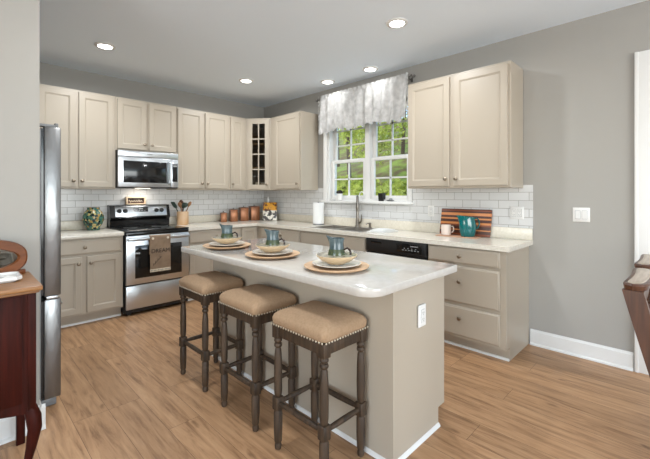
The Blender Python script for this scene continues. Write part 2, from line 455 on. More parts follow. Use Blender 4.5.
# right wall with window and door openings
WY0, WY1, WZ0, WZ1 = -1.47, -2.75, 1.235, 2.42
DY0, DY1, DZ = -4.77, -5.65, 2.27
s = MB()
s.box(0, .15, WY0, 0, 0, ZC); s.box(0, .15, WY1, WY0, 0, WZ0); s.box(0, .15, WY1, WY0, WZ1, ZC)
s.box(0, .15, DY0, WY1, 0, ZC); s.box(0, .15, DY1, DY0, DZ, ZC); s.box(0, .15, Y0-.15, DY1, 0, ZC)
struct(s.build('wall_right', M_wall))
s = MB(); s.box(X0, -3.239, -2.37, -2.25, 0, ZC); struct(s.build('wall_left', M_wall))
s = MB(); s.box(-4.15, -4.0, -2.249, -.001, 0, ZC); struct(s.build('wall_alcove', M_wall))
# living room walls with window openings behind the camera
s = MB()
s.box(X0, -4.4, Y0-.15, Y0, 0, ZC); s.box(-.8, -.001, Y0-.15, Y0, 0, ZC); s.box(-4.4, -.8, Y0-.15, Y0, 0, .2); s.box(-4.4, -.8, Y0-.15, Y0, 2.5, ZC)
struct(s.build('wall_rear', M_livwall))
s = MB()
s.box(X0-.15, X0, Y0, -7.0, 0, ZC); s.box(X0-.15, X0, -3.8, -2.25, 0, ZC); s.box(X0-.15, X0, -7.0, -3.8, 0, .4); s.box(X0-.15, X0, -7.0, -3.8, 2.5, ZC)
struct(s.build('wall_side', M_livwall))
# baseboards
def baseboard(name, pts_fn):
    b = MB()
    prof = [(0, .001), (.0, .135), (.006, .135), (.009, .125), (.014, .118), (.014, .022), (.024, .014), (.026, .001)]
    pts_fn(b, prof); return struct(b.build(name, M_trim))
baseboard('baseboard_right', lambda b, p: b.prism(p, lambda a, z, c: (-.0005-a, c, z), -3.966, -4.664))
def bbl(b, p):
    b.prism(p, lambda a, z, c: (c, -2.3705-a, z), X0+.01, -3.2135)
    b.prism(p, lambda a, z, c: (-3.2385+a, c, z), -2.3965, -2.25)
baseboard('baseboard_left', bbl)
# tiled splashback
s = MB(); s.box(-4.0, -.009, -.008, -.0005, 1.017, 1.40); struct(s.build('wall_tile_back', M_tile_b))
s = MB()
s.box(-.008, -.0005, -1.395, -.0005, 1.017, 1.40); s.box(-.008, -.0005, -2.785, -1.395, 1.017, 1.2); s.box(-.008, -.0005, -3.985, -2.785, 1.017, 1.40)
struct(s.build('wall_tile_right', M_tile_r))
# window: two double hung units
def window():
    # casing and frame
    b = MB()
    b.box(-.016, -.0005, WY0, WY0+.075, 1.236, WZ1+.075, .003); b.box(-.016, -.0005, WY1-.03, WY1, 1.236, WZ1+.075, .003)
    b.box(-.016, -.0005, WY1+.0005, WY0-.0005, WZ1, WZ1+.075, .003)
    b.box(.0, .149, WY0-.028, WY0-.0005, WZ0+.001, WZ1-.001); b.box(.0, .149, WY1+.0005, WY1+.02, WZ0+.001, WZ1-.001)
    b.box(.0, .149, WY1+.02, WY0-.028, WZ1-.03, WZ1-.001); b.box(.0, .149, WY1+.02, WY0-.028, WZ0+.001, WZ0+.02)
    b.box(.02, .13, -2.165, -2.095, WZ0+.02, WZ1-.03)
    o = struct(b.build('window_1', M_trim))
    b = MB(); b.box(-.06, -.0005, WY1-.055, WY0+.085, 1.203, 1.2345, .006); b.box(-.0005, .06, WY1+.001, WY0-.001, 1.218, 1.2348)
    b.build('window_sill', M_trim, o)
    for (ya, yb) in ((WY0-.028, -2.095), (-2.165, WY1+.02)):
        for (z0, z1, xx, rt) in ((WZ0+.021, 1.765, .045, .038), (1.742, WZ1-.031, .085, .036)):
            f = MB(); st = .052
            f.box(xx, xx+.035, ya-st, ya-.002, z0, z1, .003); f.box(xx, xx+.035, yb+.002, yb+st, z0, z1, .003)
            bt = .045 if z0 < 1.5 else rt
            f.box(xx, xx+.035, yb+st, ya-st, z0, z0+bt, .003); f.box(xx, xx+.035, yb+st, ya-st, z1-rt, z1, .003)
            ym = (ya+yb)/2; zm = (z0+bt+z1-rt)/2
            if z0 < 1.5: zm = 1.515
            else: zm = 1.965
            f.box(xx+.008, xx+.028, ym-.009, ym+.009, z0+bt-.001, z1-rt+.001)
            f.box(xx+.008, xx+.028, yb+st-.001, ya-st+.001, zm-.009, zm+.009)
            if z0 > 1.5: f.box(xx+.008, xx+.028, yb+st-.001, ya-st+.001, 2.165-.009, 2.165+.009)
            w = f.build('sash', M_trim, o)
            g = MB(); g.box(xx+.016, xx+.020, yb+st, ya-st, z0+bt, z1-rt); g.build('pane', M_glass, w)
window()
# door on the right wall beyond the light switch
b = MB()
b.box(-.018, -.0005, DY0+.001, DY0+.1, .001, DZ+.1, .004); b.box(-.026, -.0005, DY0+.075, DY0+.1, .001, DZ+.1, .004)
b.box(-.018, -.0005, DY1-.1, DY1-.001, .001, DZ+.1, .004); b.box(-.018, -.0005, DY1, DY0, DZ+.001, DZ+.1, .004)
b.box(0, .149, DY0-.02, DY0-.001, .001, DZ-.001); b.box(0, .149, DY1+.001, DY1+.02, .001, DZ-.001); b.box(0, .149, DY1+.02, DY0-.02, DZ-.02, DZ-.001)
dr = struct(b.build('door_1', M_trim))
T = F_right(.07, DY0-.022)
dw = DY0-DY1-.044
b = MB(); b.box(.071, .11, DY1+.022, DY0-.022, .01, DZ-.022); leaf = b.build('door_leaf', M_trim, dr)
for a0, a1 in ((.10, dw/2-.05), (dw/2+.05, dw-.10)):
    for z0, z1 in ((.2, .95), (1.1, 2.1)):
        door_panel(T, a0, a1, z0, z1, leaf, 'panel', .03, .012, M_trim)
b = MB(); b.lathe([(.025, 0), (.025, .006), (.011, .01), (.011, .03), (.026, .045), (.024, .06), (.001, .066)], (.07, DY1+.09, 1.0), 20, (-1, 0, 0)); b.build('door_knob', M_knob, leaf)

# ------------------------------------------------------------------ base cabinets
def base_profile(D): return [(0.001, .0005), (D-.075, .0005), (D-.075, .105), (D, .105), (D, .8745), (0.001, .8745)]
def base_cabinet(name, label, x_or_y0, width, side, face):
    """side 'b' = back wall, 'r' = right wall; face = distance of the face from the wall"""
    if side == 'b':
        c = (x_or_y0+width/2, -face/2, 0); T = F_back(x_or_y0, -face)
        fn = lambda d, z, a: (x_or_y0+a, -d, z)
    else:
        c = (-face/2, x_or_y0-width/2, 0); T = F_right(-face, x_or_y0)
        fn = lambda d, z, a: (-d, x_or_y0-a, z)
    t = thing(name, label, 'cabinet', c, 'beige base cabinets')
    b = MB(); b.prism(base_profile(face), fn, .001, width-.001); b.build('body', M_cab, t)
    b = MB(); b.prism([(face-.0745, .001), (face-.0615, .001), (face-.0655, .014), (face-.0745, .018)], fn, .002, width-.002); b.build('shoe_moulding', M_trim, t)
    return t, T
BF, RF = .635, .565
t, T = base_cabinet('base_cabinet', 'beige base cabinet with one drawer over two doors, left of the range', -3.0, .702, 'b', BF)
d = slab(T, .03, .682, .715, .858, t); knob(T, .345, .785, d)
d = door_panel(T, .03, .322, .125, .69, t); knob(T, .292, .625, d)
d = door_panel(T, .366, .682, .125, .69, t); knob(T, .398, .625, d)
t, T = base_cabinet('base_cabinet', 'beige base cabinet with a wide drawer, right of the range', -1.578, .73, 'b', BF)
d = slab(T, .018, .715, .715, .858, t); knob(T, .365, .785, d)
d = door_panel(T, .018, .358, .125, .69, t); knob(T, .33, .625, d)
d = door_panel(T, .374, .715, .125, .69, t); knob(T, .402, .625, d)
# corner unit
t = thing('corner_cabinet', 'beige L-shaped corner base cabinet with narrow door under the copper canisters', 'cabinet', (-.4, -.35, 0), 'beige base cabinets')
b = MB()
P = [(-.846, -.001), (-.001, -.001), (-.001, -.719), (-RF, -.719), (-RF, -BF), (-.846, -BF)]
b.prism(P, lambda a, c, z: (a, c, z), .105, .8745)
P2 = [(-.846, -.001), (-.001, -.001), (-.001, -.719), (-RF+.075, -.719), (-RF+.075, -BF+.075), (-.846, -BF+.075)]
b.prism(P2, lambda a, c, z: (a, c, z), .0005, .105); b.build('body', M_cab, t)
door_panel(F_back(-.846, -BF), .018, .255, .125, .858, t, fw=.045)
t, T = base_cabinet('base_cabinet', 'beige base cabinet with a knobbed drawer, between the corner and the sink', -.722, .83, 'r', RF)
d = slab(T, .016, .812, .715, .858, t); knob(T, .47, .785, d)
d = door_panel(T, .016, .407, .125, .69, t); knob(T, .38, .625, d)
d = door_panel(T, .423, .812, .125, .69, t); knob(T, .45, .625, d)
# sink cabinet (open inside for the bowls)
t = thing('sink_cabinet', 'beige base cabinet with plain false drawer front under the double sink', 'cabinet', (-RF/2, -2.07, 0), 'beige base cabinets')
b = MB()
b.box(-RF, -.001, -1.571, -1.554, .105, .8745); b.box(-RF, -.001, -2.587, -2.570, .105, .8745)
b.box(-RF, -RF+.02, -2.570, -1.571, .105, .8745); b.box(-RF+.02, -.001, -2.570, -1.571, .105, .125); b.box(-RF+.02, -.001, -2.587, -1.554, .0005, .105)
b.build('body', M_cab, t)
T = F_right(-RF, -1.554)
slab(T, .025, 1.016, .715, .858, t, 'drawer_front')
d = door_panel(T, .025, .513, .125, .69, t); knob(T, .48, .625, d)
d = door_panel(T, .528, 1.016, .125, .69, t); knob(T, .56, .625, d)
t, T = base_cabinet('drawer_cabinet', 'beige three-drawer base cabinet at the open end of the right counter', -3.286, .668, 'r', RF)
for z0, z1 in ((.735, .862), (.402, .71), (.125, .372)):
    d = slab(T, .008, .622, z0, z1, t); knob(T, .305, (z0+z1)/2+(.0 if z0 > .7 else .03), d)

# dishwasher
t = thing('dishwasher', 'black built-in dishwasher between the sink and the drawer cabinet', 'dishwasher', (-.29, -2.935, 0))
b = MB(); b.box(-.55, -.02, -3.283, -2.590, .1, .873); b.build('body', M_blackm, t)
b = MB(); b.box(-.578, -.551, -3.28, -2.593, .115, .738, .004); b.build('door', M_black, t)
b = MB(); b.box(-.592, -.551, -3.28, -2.593, .742, .872, .006); cp = b.build('control_panel', M_blackm, t)
b = MB(); b.box(-.5945, -.592, -2.79, -2.66, .828, .846, .001); b.build('vent', M_black, cp)
b = MB(); b.box(-.5935, -.592, -3.24, -2.97, .77, .852, .0005); b.build('display', M_black, cp)
b = MB()
for k in range(6): b.box(-.5945, -.5935, -3.03-.032*k-.018, -3.03-.032*k, .79, .797)
b.box(-.5945, -.5935, -3.2, -3.12, .828, .836)
for k in range(4): b.box(-.5945, -.5935, -3.05-.04*k-.01, -3.05-.04*k, .805, .813)
b.build('markings', M_grey, cp)
b = MB(); b.box(-.50, -.02, -3.28, -2.593, .001, .099); b.build('kick_plate', M_blackm, t)

# ------------------------------------------------------------------ countertops
BC, RC = .665, .598
SX0, SX1, SY0, SY1 = -.50, -.13, -1.69, -2.46          # sink cut-out
def slab_top(b, x0, x1, y0, y1): b.box(x0, x1, y0, y1, .8755, .914)
b = MB(); b.box(-3.05, -2.294, -BC, -.001, .8755, .914, .004)
o = b.build('countertop', M_counter); o.data.transform(Matrix.Translation((2.67, .33, -.8755))); o.location = (-2.67, -.33, .8755)
tag(o, 'short off-white quartz countertop left of the range under the mosaic vase', 'countertop', 'quartz countertops')
b = MB(); b.box(-3.05, -2.294, -.022, -.009, .9145, 1.016, .002); b.build('upstand', M_splash, o)
b = MB()
# outline with chamfered exposed edge; hole left for the sink
xs = [-RC, SX0, SX1, -.001]
b.box(-1.582, -RC, -BC, -.001, .8755, .914); b.box(-RC, -.001, SY0, -.001, .8755, .914)
b.box(-RC, SX0, SY1, SY0, .8755, .914); b.box(SX1, -.001, SY1, SY0, .8755, .914)
b.box(-RC, -.001, -3.985, SY1, .8755, .914)
o = b.build('countertop', M_counter); o.data.transform(Matrix.Translation((.3, 2.0, -.8755))); o.location = (-.3, -2.0, .8755)
tag(o, 'long L-shaped off-white quartz countertop running past the sink along the window wall', 'countertop', 'quartz countertops')
b = MB(); b.box(-1.582, -.009, -.022, -.009, .9145, 1.016, .002); b.box(-.022, -.009, -3.985, -.022, .9145, 1.016, .002); b.build('upstand', M_splash, o)
# sink
t = thing('kitchen_sink', 'stainless steel double bowl sink set in the counter under the window', 'sink', (-.315, -2.07, .70))
b = MB()
b.box(SX0-.018, SX0+.012, SY1-.012, SY0+.012, .9142, .919, .002); b.box(SX1-.012, SX1+.018, SY1-.012, SY0+.012, .9142, .919, .002)
b.box(SX0+.012, SX1-.012, SY0-.02, SY0+.012, .9142, .919, .002); b.box(SX0+.012, SX1-.012, SY1-.012, SY1+.02, .9142, .919, .002)
ymid = (SY0+SY1)/2+.02
b.box(SX0+.012, SX1-.012, ymid-.018, ymid+.018, .9, .918, .002); b.build('rim', M_sink, t)
for (ya, yb) in ((SY0-.012, ymid+.014), (ymid-.014, SY1+.012)):
    b = MB(); Ls = []
    for ins, z in ((0, .916), (.004, .90), (.014, .76), (.03, .735), (.09, .73)):
        Ls.append([(SX0+.008+ins, ya-ins, z), (SX1-.008-ins, ya-ins, z), (SX1-.008-ins, yb+ins, z), (SX0+.008+ins, yb+ins, z)])
    b.loops(Ls, cap0=False); bw = b.build('bowl', M_sink, t)
    b = MB(); b.lathe([(.038, 0), (.038, .003), (.03, .003), (.001, .0015)], ((SX0+SX1)/2, (ya+yb)/2, .7305), 20); b.build('drain', M_dark, bw)
# faucet
fx, fy = -.066, -2.045
t = thing('faucet', 'tall brushed nickel gooseneck faucet behind the double sink', 'faucet', (fx, fy, .9145))
b = MB(); b.lathe([(.03, 0), (.03, .01), (.024, .02), (.022, .09), (.017, .1)], (fx, fy, .9145), 20); b.build('base', M_faucet, t)
b = MB()
pts = [(fx, fy, 1.01)]+[(fx, fy, 1.01+.0275*k) for k in range(1, 8)]
sd = Vector((-.77, -.64, 0))
for k in range(0, 13):
    a = PI*k/12.0; q_ = sd*(.075-.075*math.cos(a)); pts.append((fx+q_.x, fy+q_.y, 1.215+.075*math.sin(a)))
b.tube(pts, [.0175]*7+[.016]*14, 14); b.build('spout', M_faucet, t)
b = MB(); b.lathe([(.015, 0), (.019, .012), (.019, .09), (.016, .1)], (fx+sd.x*.15, fy+sd.y*.15, 1.114), 16); b.build('spray_head', M_faucet, t)
b = MB(); b.tube([(fx, fy-.018, .965), (fx, fy-.045, .97), (fx, fy-.06, .99), (fx-.005, fy-.066, 1.07)], [.013, .012, .009, .006], 12); b.build('lever', M_faucet, t)
# soap pump
t = thing('soap_dispenser', 'small brushed nickel soap dispenser at the right of the faucet', 'soap dispenser', (-.075, -2.245, .9145))
b = MB(); b.lathe([(.02, 0), (.02, .008), (.013, .012), (.013, .045), (.016, .05), (.016, .06), (.001, .066)], (-.075, -2.245, .9145), 16); b.build('pump', M_faucet, t)
b = MB(); b.tube([(-.075, -2.245, .968), (-.12, -2.245, .972), (-.15, -2.245, .962)], [.007, .006, .005], 10); b.build('spout', M_faucet, t)

# ------------------------------------------------------------------ wall cabinets
UF = .325; UZ0, UZ1 = 1.375, 2.43
def wall_cabinet(name, label, start, width, side, doors, z0=UZ0, knobz=None):
    if side == 'b':
        c = (start+width/2, -UF/2, z0); T = F_back(start, -UF)
        x = (start+.0005, start+width-.0005, -UF, -.0095)
    else:
        c = (-UF/2, start-width/2, z0); T = F_right(-UF, start)
        x = (-UF, -.0095, start-width+.0005, start-.0005)
    t = thing(name, label, 'cabinet', c, 'beige wall cabinets')
    b = MB(); b.box(x[0], x[1], x[2], x[3], z0, UZ1, .002, 1); b.build('body', M_cab, t)
    for a0, a1, ka in doors:
        d = door_panel(T, a0, a1, z0+.02, UZ1-.022, t)
        knob(T, ka, z0+.085, d)
    return t
wall_cabinet('wall_cabinet', 'beige two-door wall cabinet above the vase counter beside the refrigerator', -3.02, .735, 'b', [(.03, .356, .328), (.379, .713, .407)])
wall_cabinet('wall_cabinet', 'short beige two-door wall cabinet above the microwave', -2.285, .70, 'b', [(.016, .333, .305), (.362, .686, .392)], z0=1.822)
wall_cabinet('wall_cabinet', 'beige two-door wall cabinet right of the microwave', -1.585, .747, 'b', [(.014, .361, .333), (.386, .732, .414)])
wall_cabinet('wall_cabinet', 'narrow beige one-door wall cabinet beside the glass-front corner cabinet', -.838, .288, 'b', [(.024, .242, .048)])
wall_cabinet('wall_cabinet', 'beige one-door wall cabinet left of the window', -.622, .665, 'r', [(.105, .645, .612)])
wall_cabinet('wall_cabinet', 'beige two-door wall cabinet right of the window above the cutting board', -2.925, .985, 'r', [(.012, .452, .42), (.49, .962, .522)])
# diagonal glass cabinet in the corner
t = thing('corner_wall_cabinet', 'beige diagonal corner wall cabinet with a glass door of eight panes', 'cabinet', (-.25, -.25, UZ0), 'beige wall cabinets')
A = Vector((-.5485, -.325, 0)); B = Vector((-.325, -.6205, 0)); dd = (B-A); Wd = dd.length; du = dd.normalized(); dn = Vector((du.y, -du.x, 0))
if dn.dot(Vector((-1, -1, 0))) < 0: dn = -dn
def TD(a, b_, c): p = A+du*a+dn*c; return (p.x, p.y, b_)
poly = [(-.0095, -.0095), (-.5485, -.0095), (-.5485, -.325), (-.325, -.6205), (-.0095, -.6205)]
b = MB()
for z0, z1 in ((UZ0, UZ0+.018), (UZ1-.018, UZ1)): b.prism(poly, lambda a, c, z: (a, c, z), z0, z1)
def vpanel(b, p, q, th=.012, z0=UZ0+.018, z1=UZ1-.018):
    p = Vector((p[0], p[1], 0)); q = Vector((q[0], q[1], 0)); e = (q-p).normalized(); nn = Vector((-e.y, e.x, 0))
    cc = Vector((-.25, -.25, 0))
    if nn.dot(cc-p) < 0: nn = -nn
    vs = [p, q, q+nn*th, p+nn*th]
    b.loops([[(w.x, w.y, z0) for w in vs], [(w.x, w.y, z1) for w in vs]])
for i in (0, 1, 3, 4):
    vpanel(b, poly[i], poly[(i+1) % 5])
pass
# face frame
for a0, a1, z0, z1 in ((0, .05, UZ0+.018, UZ1-.018), (Wd-.05, Wd, UZ0+.018, UZ1-.018), (.05, Wd-.05, UZ0+.018, UZ0+.04), (.05, Wd-.05, UZ1-.05, UZ1-.018)):
    b.loops([rect(TD, a0, a1, z0, z1, -.018), rect(TD, a0, a1, z0, z1, 0)])
b.build('body', M_cab, t)
b = MB()
inner = [(-.0215, -.0215), (-.536, -.0215), (-.536, -.315), (-.32, -.605), (-.0215, -.605)]
for i in (0, 1, 3, 4): vpanel(b, inner[i], inner[(i+1) % 5], .003)
b.build('lining', M_cabin, t)
b = MB()
sp = [(-.025, -.025), (-.53, -.025), (-.53, -.30), (-.33, -.57), (-.025, -.59)]
for z in (1.7, 2.05):
    b = MB(); b.prism(sp, lambda a, c, zz: (a, c, zz), z, z+.016); b.build('shelf', M_cabin, t)
a0, a1, z0, z1, fw = .035, Wd-.02, UZ0+.02, UZ1-.022, .062
b = MB()
for q in ((a0, a0+fw, z0, z1), (a1-fw, a1, z0, z1), (a0+fw, a1-fw, z0, z0+fw), (a0+fw, a1-fw, z1-fw, z1)):
    b.loops([rect(TD, *q, .0005), rect(TD, *q, .019)])
am = (a0+a1)/2
b.loops([rect(TD, am-.008, am+.008, z0+fw, z1-fw, .006), rect(TD, am-.008, am+.008, z0+fw, z1-fw, .018)])
for k in (1, 2, 3):
    zz = z0+fw+(z1-z0-2*fw)*k/4
    b.loops([rect(TD, a0+fw, a1-fw, zz-.008, zz+.008, .006), rect(TD, a0+fw, a1-fw, zz-.008, zz+.008, .0185)])
d = b.build('glass_door', M_cab, t)
b = MB(); b.loops([rect(TD, a0+fw, a1-fw, z0+fw, z1-fw, .002), rect(TD, a0+fw, a1-fw, z0+fw, z1-fw, .005)]); b.build('glass_pane', M_cglass, d)
knob(TD, a1-.03, z0+.065, d)
# two white cups inside it
for k, (a, lab) in enumerate(((.135, 'left'), (.225, 'right'))):
    p = TD(a, UZ0+.0185, -.10)
    b = LMB(); b.lathe([(.028, 0), (.034, .01), (.037, .1), (.034, .1), (.03, .012), (.001, .01)], (0, 0, 0), 20)
    o = b.build('cup', M_white); o.location = p
    tag(o, 'small white cup behind the glass corner door, the %s one of two' % lab, 'cup', 'cups in the corner cabinet')

# ------------------------------------------------------------------ microwave
t = thing('microwave', 'stainless over-the-range microwave with a black window below the short cabinet', 'microwave', (-1.94, -.2, 1.39))
MX0, MX1, MY = -2.283, -1.597, -.385
b = MB(); b.box(MX0, MX1, MY, -.0095, 1.392, 1.82); b.build('body', M_blackm, t)
b = MB(); b.box(MX0, MX1, MY-.024, MY-.0005, 1.752, 1.819, .004); b.build('top_grille', M_steel, t)
dx1 = -1.69
b = MB(); b.box(MX0, dx1, MY-.028, MY-.0005, 1.402, 1.748, .005); d = b.build('door', M_steel, t)
b = MB(); b.box(MX0+.055, dx1-.055, MY-.0295, MY-.028, 1.452, 1.702, .0006); b.build('door_window', M_oven, d)
b = MB(); b.box(MX0+.085, dx1-.085, MY-.0305, MY-.0295, 1.476, 1.678, .0004); b.build('window_mesh', M_black, d)
b = MB(); b.tube([(dx1-.024, MY-.026, 1.44), (dx1-.024, MY-.052, 1.455), (dx1-.024, MY-.058, 1.575), (dx1-.024, MY-.052, 1.695), (dx1-.024, MY-.026, 1.71)], .012, 12); b.build('handle', M_steel, d)
b = MB(); b.box(dx1+.003, MX1, MY-.028, MY-.0005, 1.402, 1.748, .004); cp = b.build('control_panel', M_steel, t)
b = MB(); b.box(dx1+.016, MX1-.012, MY-.0295, MY-.028, 1.47, 1.69, .0005); b.build('keypad', M_black, cp)
b = MB(); b.box(dx1+.026, MX1-.02, MY-.0302, MY-.0296, 1.655, 1.675); b.build('clock_display', M_grey, cp)
b = MB(); b.box(-1.97, -1.91, MY-.0255, MY-.024, 1.782, 1.792); b.build('badge', M_grey, t)
b = MB(); b.box(-2.02, -1.86, -.20, -.14, 1.388, 1.3918); b.build('lamp_lens', emis('cooktop_lamp_lens', (255, 244, 226), 2.0), t)
l = bpy.data.lights.new('cooktop_lamp', 'AREA'); l.shape = 'RECTANGLE'; l.size = .2; l.size_y = .06; l.energy = .9; l.color = (1, .94, .86)
lo = bpy.data.objects.new('cooktop_lamp', l); COL.objects.link(lo); lo.parent = t; lo.location = (0, .03, -.006)

# ------------------------------------------------------------------ range
t = thing('range', 'stainless electric range with black glass top and a towel on its oven door', 'range', (-1.94, -.33, 0))
RX0, RX1, RY = -2.288, -1.588, -.655
b = MB(); b.box(RX0, RX1, RY, -.012, .03, .905); b.box(RX0+.03, RX0+.07, RY+.02, RY+.06, .0005, .03); b.box(RX1-.07, RX1-.03, RY+.02, RY+.06, .0005, .03)
b.box(RX0+.03, RX0+.07, -.1, -.06, .0005, .03); b.box(RX1-.07, RX1-.03, -.1, -.06, .0005, .03); b.build('body', M_blackm, t)
b = MB(); b.box(RX0, RX1, RY-.03, -.115, .9055, .922, .004); ct = b.build('cooktop', M_black, t)
for (x, y, r) in ((-2.11, -.27, .075), (-1.77, -.27, .095), (-2.11, -.51, .105), (-1.77, -.51, .075)):
    b = MB(); b.lathe([(r, 0), (r, .0006), (r-.006, .0006), (r-.006, 0)], (x, y, .9222), 32); b.build('burner_ring', M_grey, ct)
# back guard
b = MB(); b.prism([(-.012, .9225), (-.115, .9225), (-.115, 1.0), (-.14, 1.035), (-.10, 1.182), (-.02, 1.19), (-.012, 1.18)], lambda y, z, x: (x, y, z), RX0, RX1); bgd = b.build('backguard', M_black, t)
sl = Vector((0, .04, .147)).normalized(); nb = Vector((0, -.147, .04)).normalized()
def TB(a, q, c): p = Vector((RX0+a, -.14, 1.035))+sl*q+nb*c; return (p.x, p.y, p.z)
b = MB(); b.loops([rect(TB, .055, .66, .012, .142, .0003), rect(TB, .055, .66, .012, .142, .004), rect(TB, .058, .657, .015, .139, .006)]); fp = b.build('console_face', M_steel, bgd)
b = MB(); b.loops([rect(TB, .26, .43, .065, .125, .006), rect(TB, .26, .43, .065, .125, .0075)]); cd = b.build('clock_display', M_black, bgd)
b = MB()
for k in range(4): b.loops([rect(TB, .285+.032*k, .30+.032*k, .075, .083, .0075), rect(TB, .285+.032*k, .30+.032*k, .075, .083, .0082)])
b.loops([rect(TB, .32, .37, .097, .112, .0075), rect(TB, .32, .37, .097, .112, .0082)]); b.build('display_marks', M_grey, bgd)
for a in (.10, .165, .53, .595):
    b = MB(); b.lathe([(.026, 0), (.026, .008), (.021, .012), (.019, .03), (.001, .032)], TB(a, .08, .006), 20, nb); b.build('control_knob', M_blackm, bgd)
# oven door, drawer
b = MB(); b.box(RX0+.006, RX1-.002, RY-.032, RY-.0005, .335, .865, .006); od = b.build('oven_door', M_steel, t)
b = MB(); b.box(RX0+.095, RX1-.09, RY-.034, RY-.032, .40, .755, .0008); b.build('oven_window', M_oven, od)
b = MB(); b.box(RX0+.006, RX1-.002, RY-.031, RY-.0005, .868, .902, .004); b.build('vent_strip', M_black, t)
b = MB(); b.box(RX0+.01, RX1-.006, RY-.078, RY-.052, .812, .848, .01, 3)
b.box(RX0+.02, RX0+.05, RY-.055, RY-.0315, .816, .844, .003); b.box(RX1-.06, RX1-.03, RY-.055, RY-.0315, .816, .844, .003); b.build('oven_handle', M_steel, od)
b = MB(); b.box(RX0+.006, RX1-.002, RY-.030, RY-.0005, .07, .322, .006); b.build('storage_drawer', M_steel, t)
b = MB(); b.box(RX0+.004, RX1-.004, RY-.012, RY-.0005, .0305, .066); b.build('kick_plate', M_blackm, t)
# tea towel over the oven handle
t = thing('tea_towel', 'taupe tea towel reading DREAM draped over the oven door handle', 'towel', (-1.955, RY-.08, .45))
TX0, TX1 = -2.055, -1.83
b = MB(); prof = []
for k in range(15): prof.append((RY-.0795-.002-.003*math.sin(k*.5), .478+(.85-.478)*k/14))
for k in range(1, 6): a = PI*k/6; prof.append((RY-.065-.0165*math.cos(a), .85+.012*math.sin(a)))
for k in range(8): prof.append((RY-.0478, .85-.2*k/7))
nx = 8; vs = []; fs = []
for (y, z) in prof:
    for i in range(nx+1): vs.append((TX0+(TX1-TX0)*i/nx, y-.0015*math.sin(i*1.7), z))
for j in range(len(prof)-1):
    for i in range(nx): fs.append((j*(nx+1)+i, j*(nx+1)+i+1, (j+1)*(nx+1)+i+1, (j+1)*(nx+1)+i))
b.add(vs, fs); tw = b.build('cloth', M_towel, t)
so = tw.modifiers.new('thickness', 'SOLIDIFY'); so.thickness = .002; so.offset = -1
def text_mesh(txt, size, name, m, parent, mtx, ext=.0006):
    c = bpy.data.curves.new(name, 'FONT'); c.body = txt; c.size = size; c.extrude = ext; c.align_x = 'CENTER'; c.align_y = 'CENTER'
    o = bpy.data.objects.new(name, c); COL.objects.link(o)
    dg = bpy.context.evaluated_depsgraph_get(); dg.update()
    me = bpy.data.meshes.new_from_object(o.evaluated_get(dg)); bpy.data.objects.remove(o)
    me.transform(mtx); me.materials.clear(); me.materials.append(m)
    q = bpy.data.objects.new(name, me); COL.objects.link(q); q.parent = parent
    return q
RXm = Matrix.Rotation(PI/2, 4, 'X')
text_mesh('DREAM', .062, 'lettering', M_ink, tw, Matrix.Translation((.012, -.0085, .235)) @ RXm @ Matrix.Scale(1.0, 4, (1, 0, 0)))
b = MB()
for k in range(7):
    x = TX0+.035+.012*k; z = .53+.012*k
    b.tube([(x, RY-.0885, z), (x+.016*(1 if k % 2 else -.2), RY-.0885, z+.02), (x+.03*(1 if k % 2 else 0), RY-.0885, z+.026)], [.003, .004, .001], 6, .3)
b.tube([(TX0+.03, RY-.0885, .52), (TX0+.12, RY-.0885, .62)], .002, 6, .3); b.build('printed_sprig', M_ink, tw)
b = MB()
for k in range(15):
    x = TX0+.006+(TX1-TX0-.012)*k/14; b.lathe([(.002, .03), (.006, .012), (.0065, .005), (.002, 0)], (x, RY-.082, .452), 8)
b.box(TX0, TX1, RY-.0845, RY-.079, .478, .486); b.build('pompom_trim', M_cream, tw)
b = MB()
for x in (TX0+.03, TX1-.03): b.lathe([(.014, 0), (.012, .004), (.001, .005)], (x, RY-.084, .825), 12, (0, -1, 0))
b.build('corner_rosettes', M_cream, tw)
# sign on the range console
t = thing('wooden_sign', 'little brown sign in a pale wooden frame standing on the range console', 'sign', (-1.985, -.06, 1.1905))
sx0, sx1, sz0, sz1 = -2.098, -1.868, 1.1905, 1.285
b = MB()
for q in ((sx0, sx1, sz0, sz0+.014), (sx0, sx1, sz1-.014, sz1), (sx0, sx0+.018, sz0+.014, sz1-.014), (sx1-.018, sx1, sz0+.014, sz1-.014)): b.box(q[0], q[1], -.085, -.035, q[2], q[3], .0015)
b.build('frame', M_signw, t)
b = MB(); b.box(sx0+.018, sx1-.018, -.06, -.04, sz0+.014, sz1-.014); b.build('board', M_signb, t)
b = MB(); zz = (sz0+sz1)/2-.006
pts = []
for k in range(60): pts.append((sx0+.035+.0027*k, -.0615, zz+.012*math.sin(k*.62)*(1.3 if k in range(0, 9) or k in range(40, 48) else .7)))
b.tube(pts, .0028, 6); b.tube([(sx0+.09, -.0615, zz+.027), (sx0+.18, -.0615, zz+.027)], .0018, 6); b.build('script_lettering', M_cream, t)

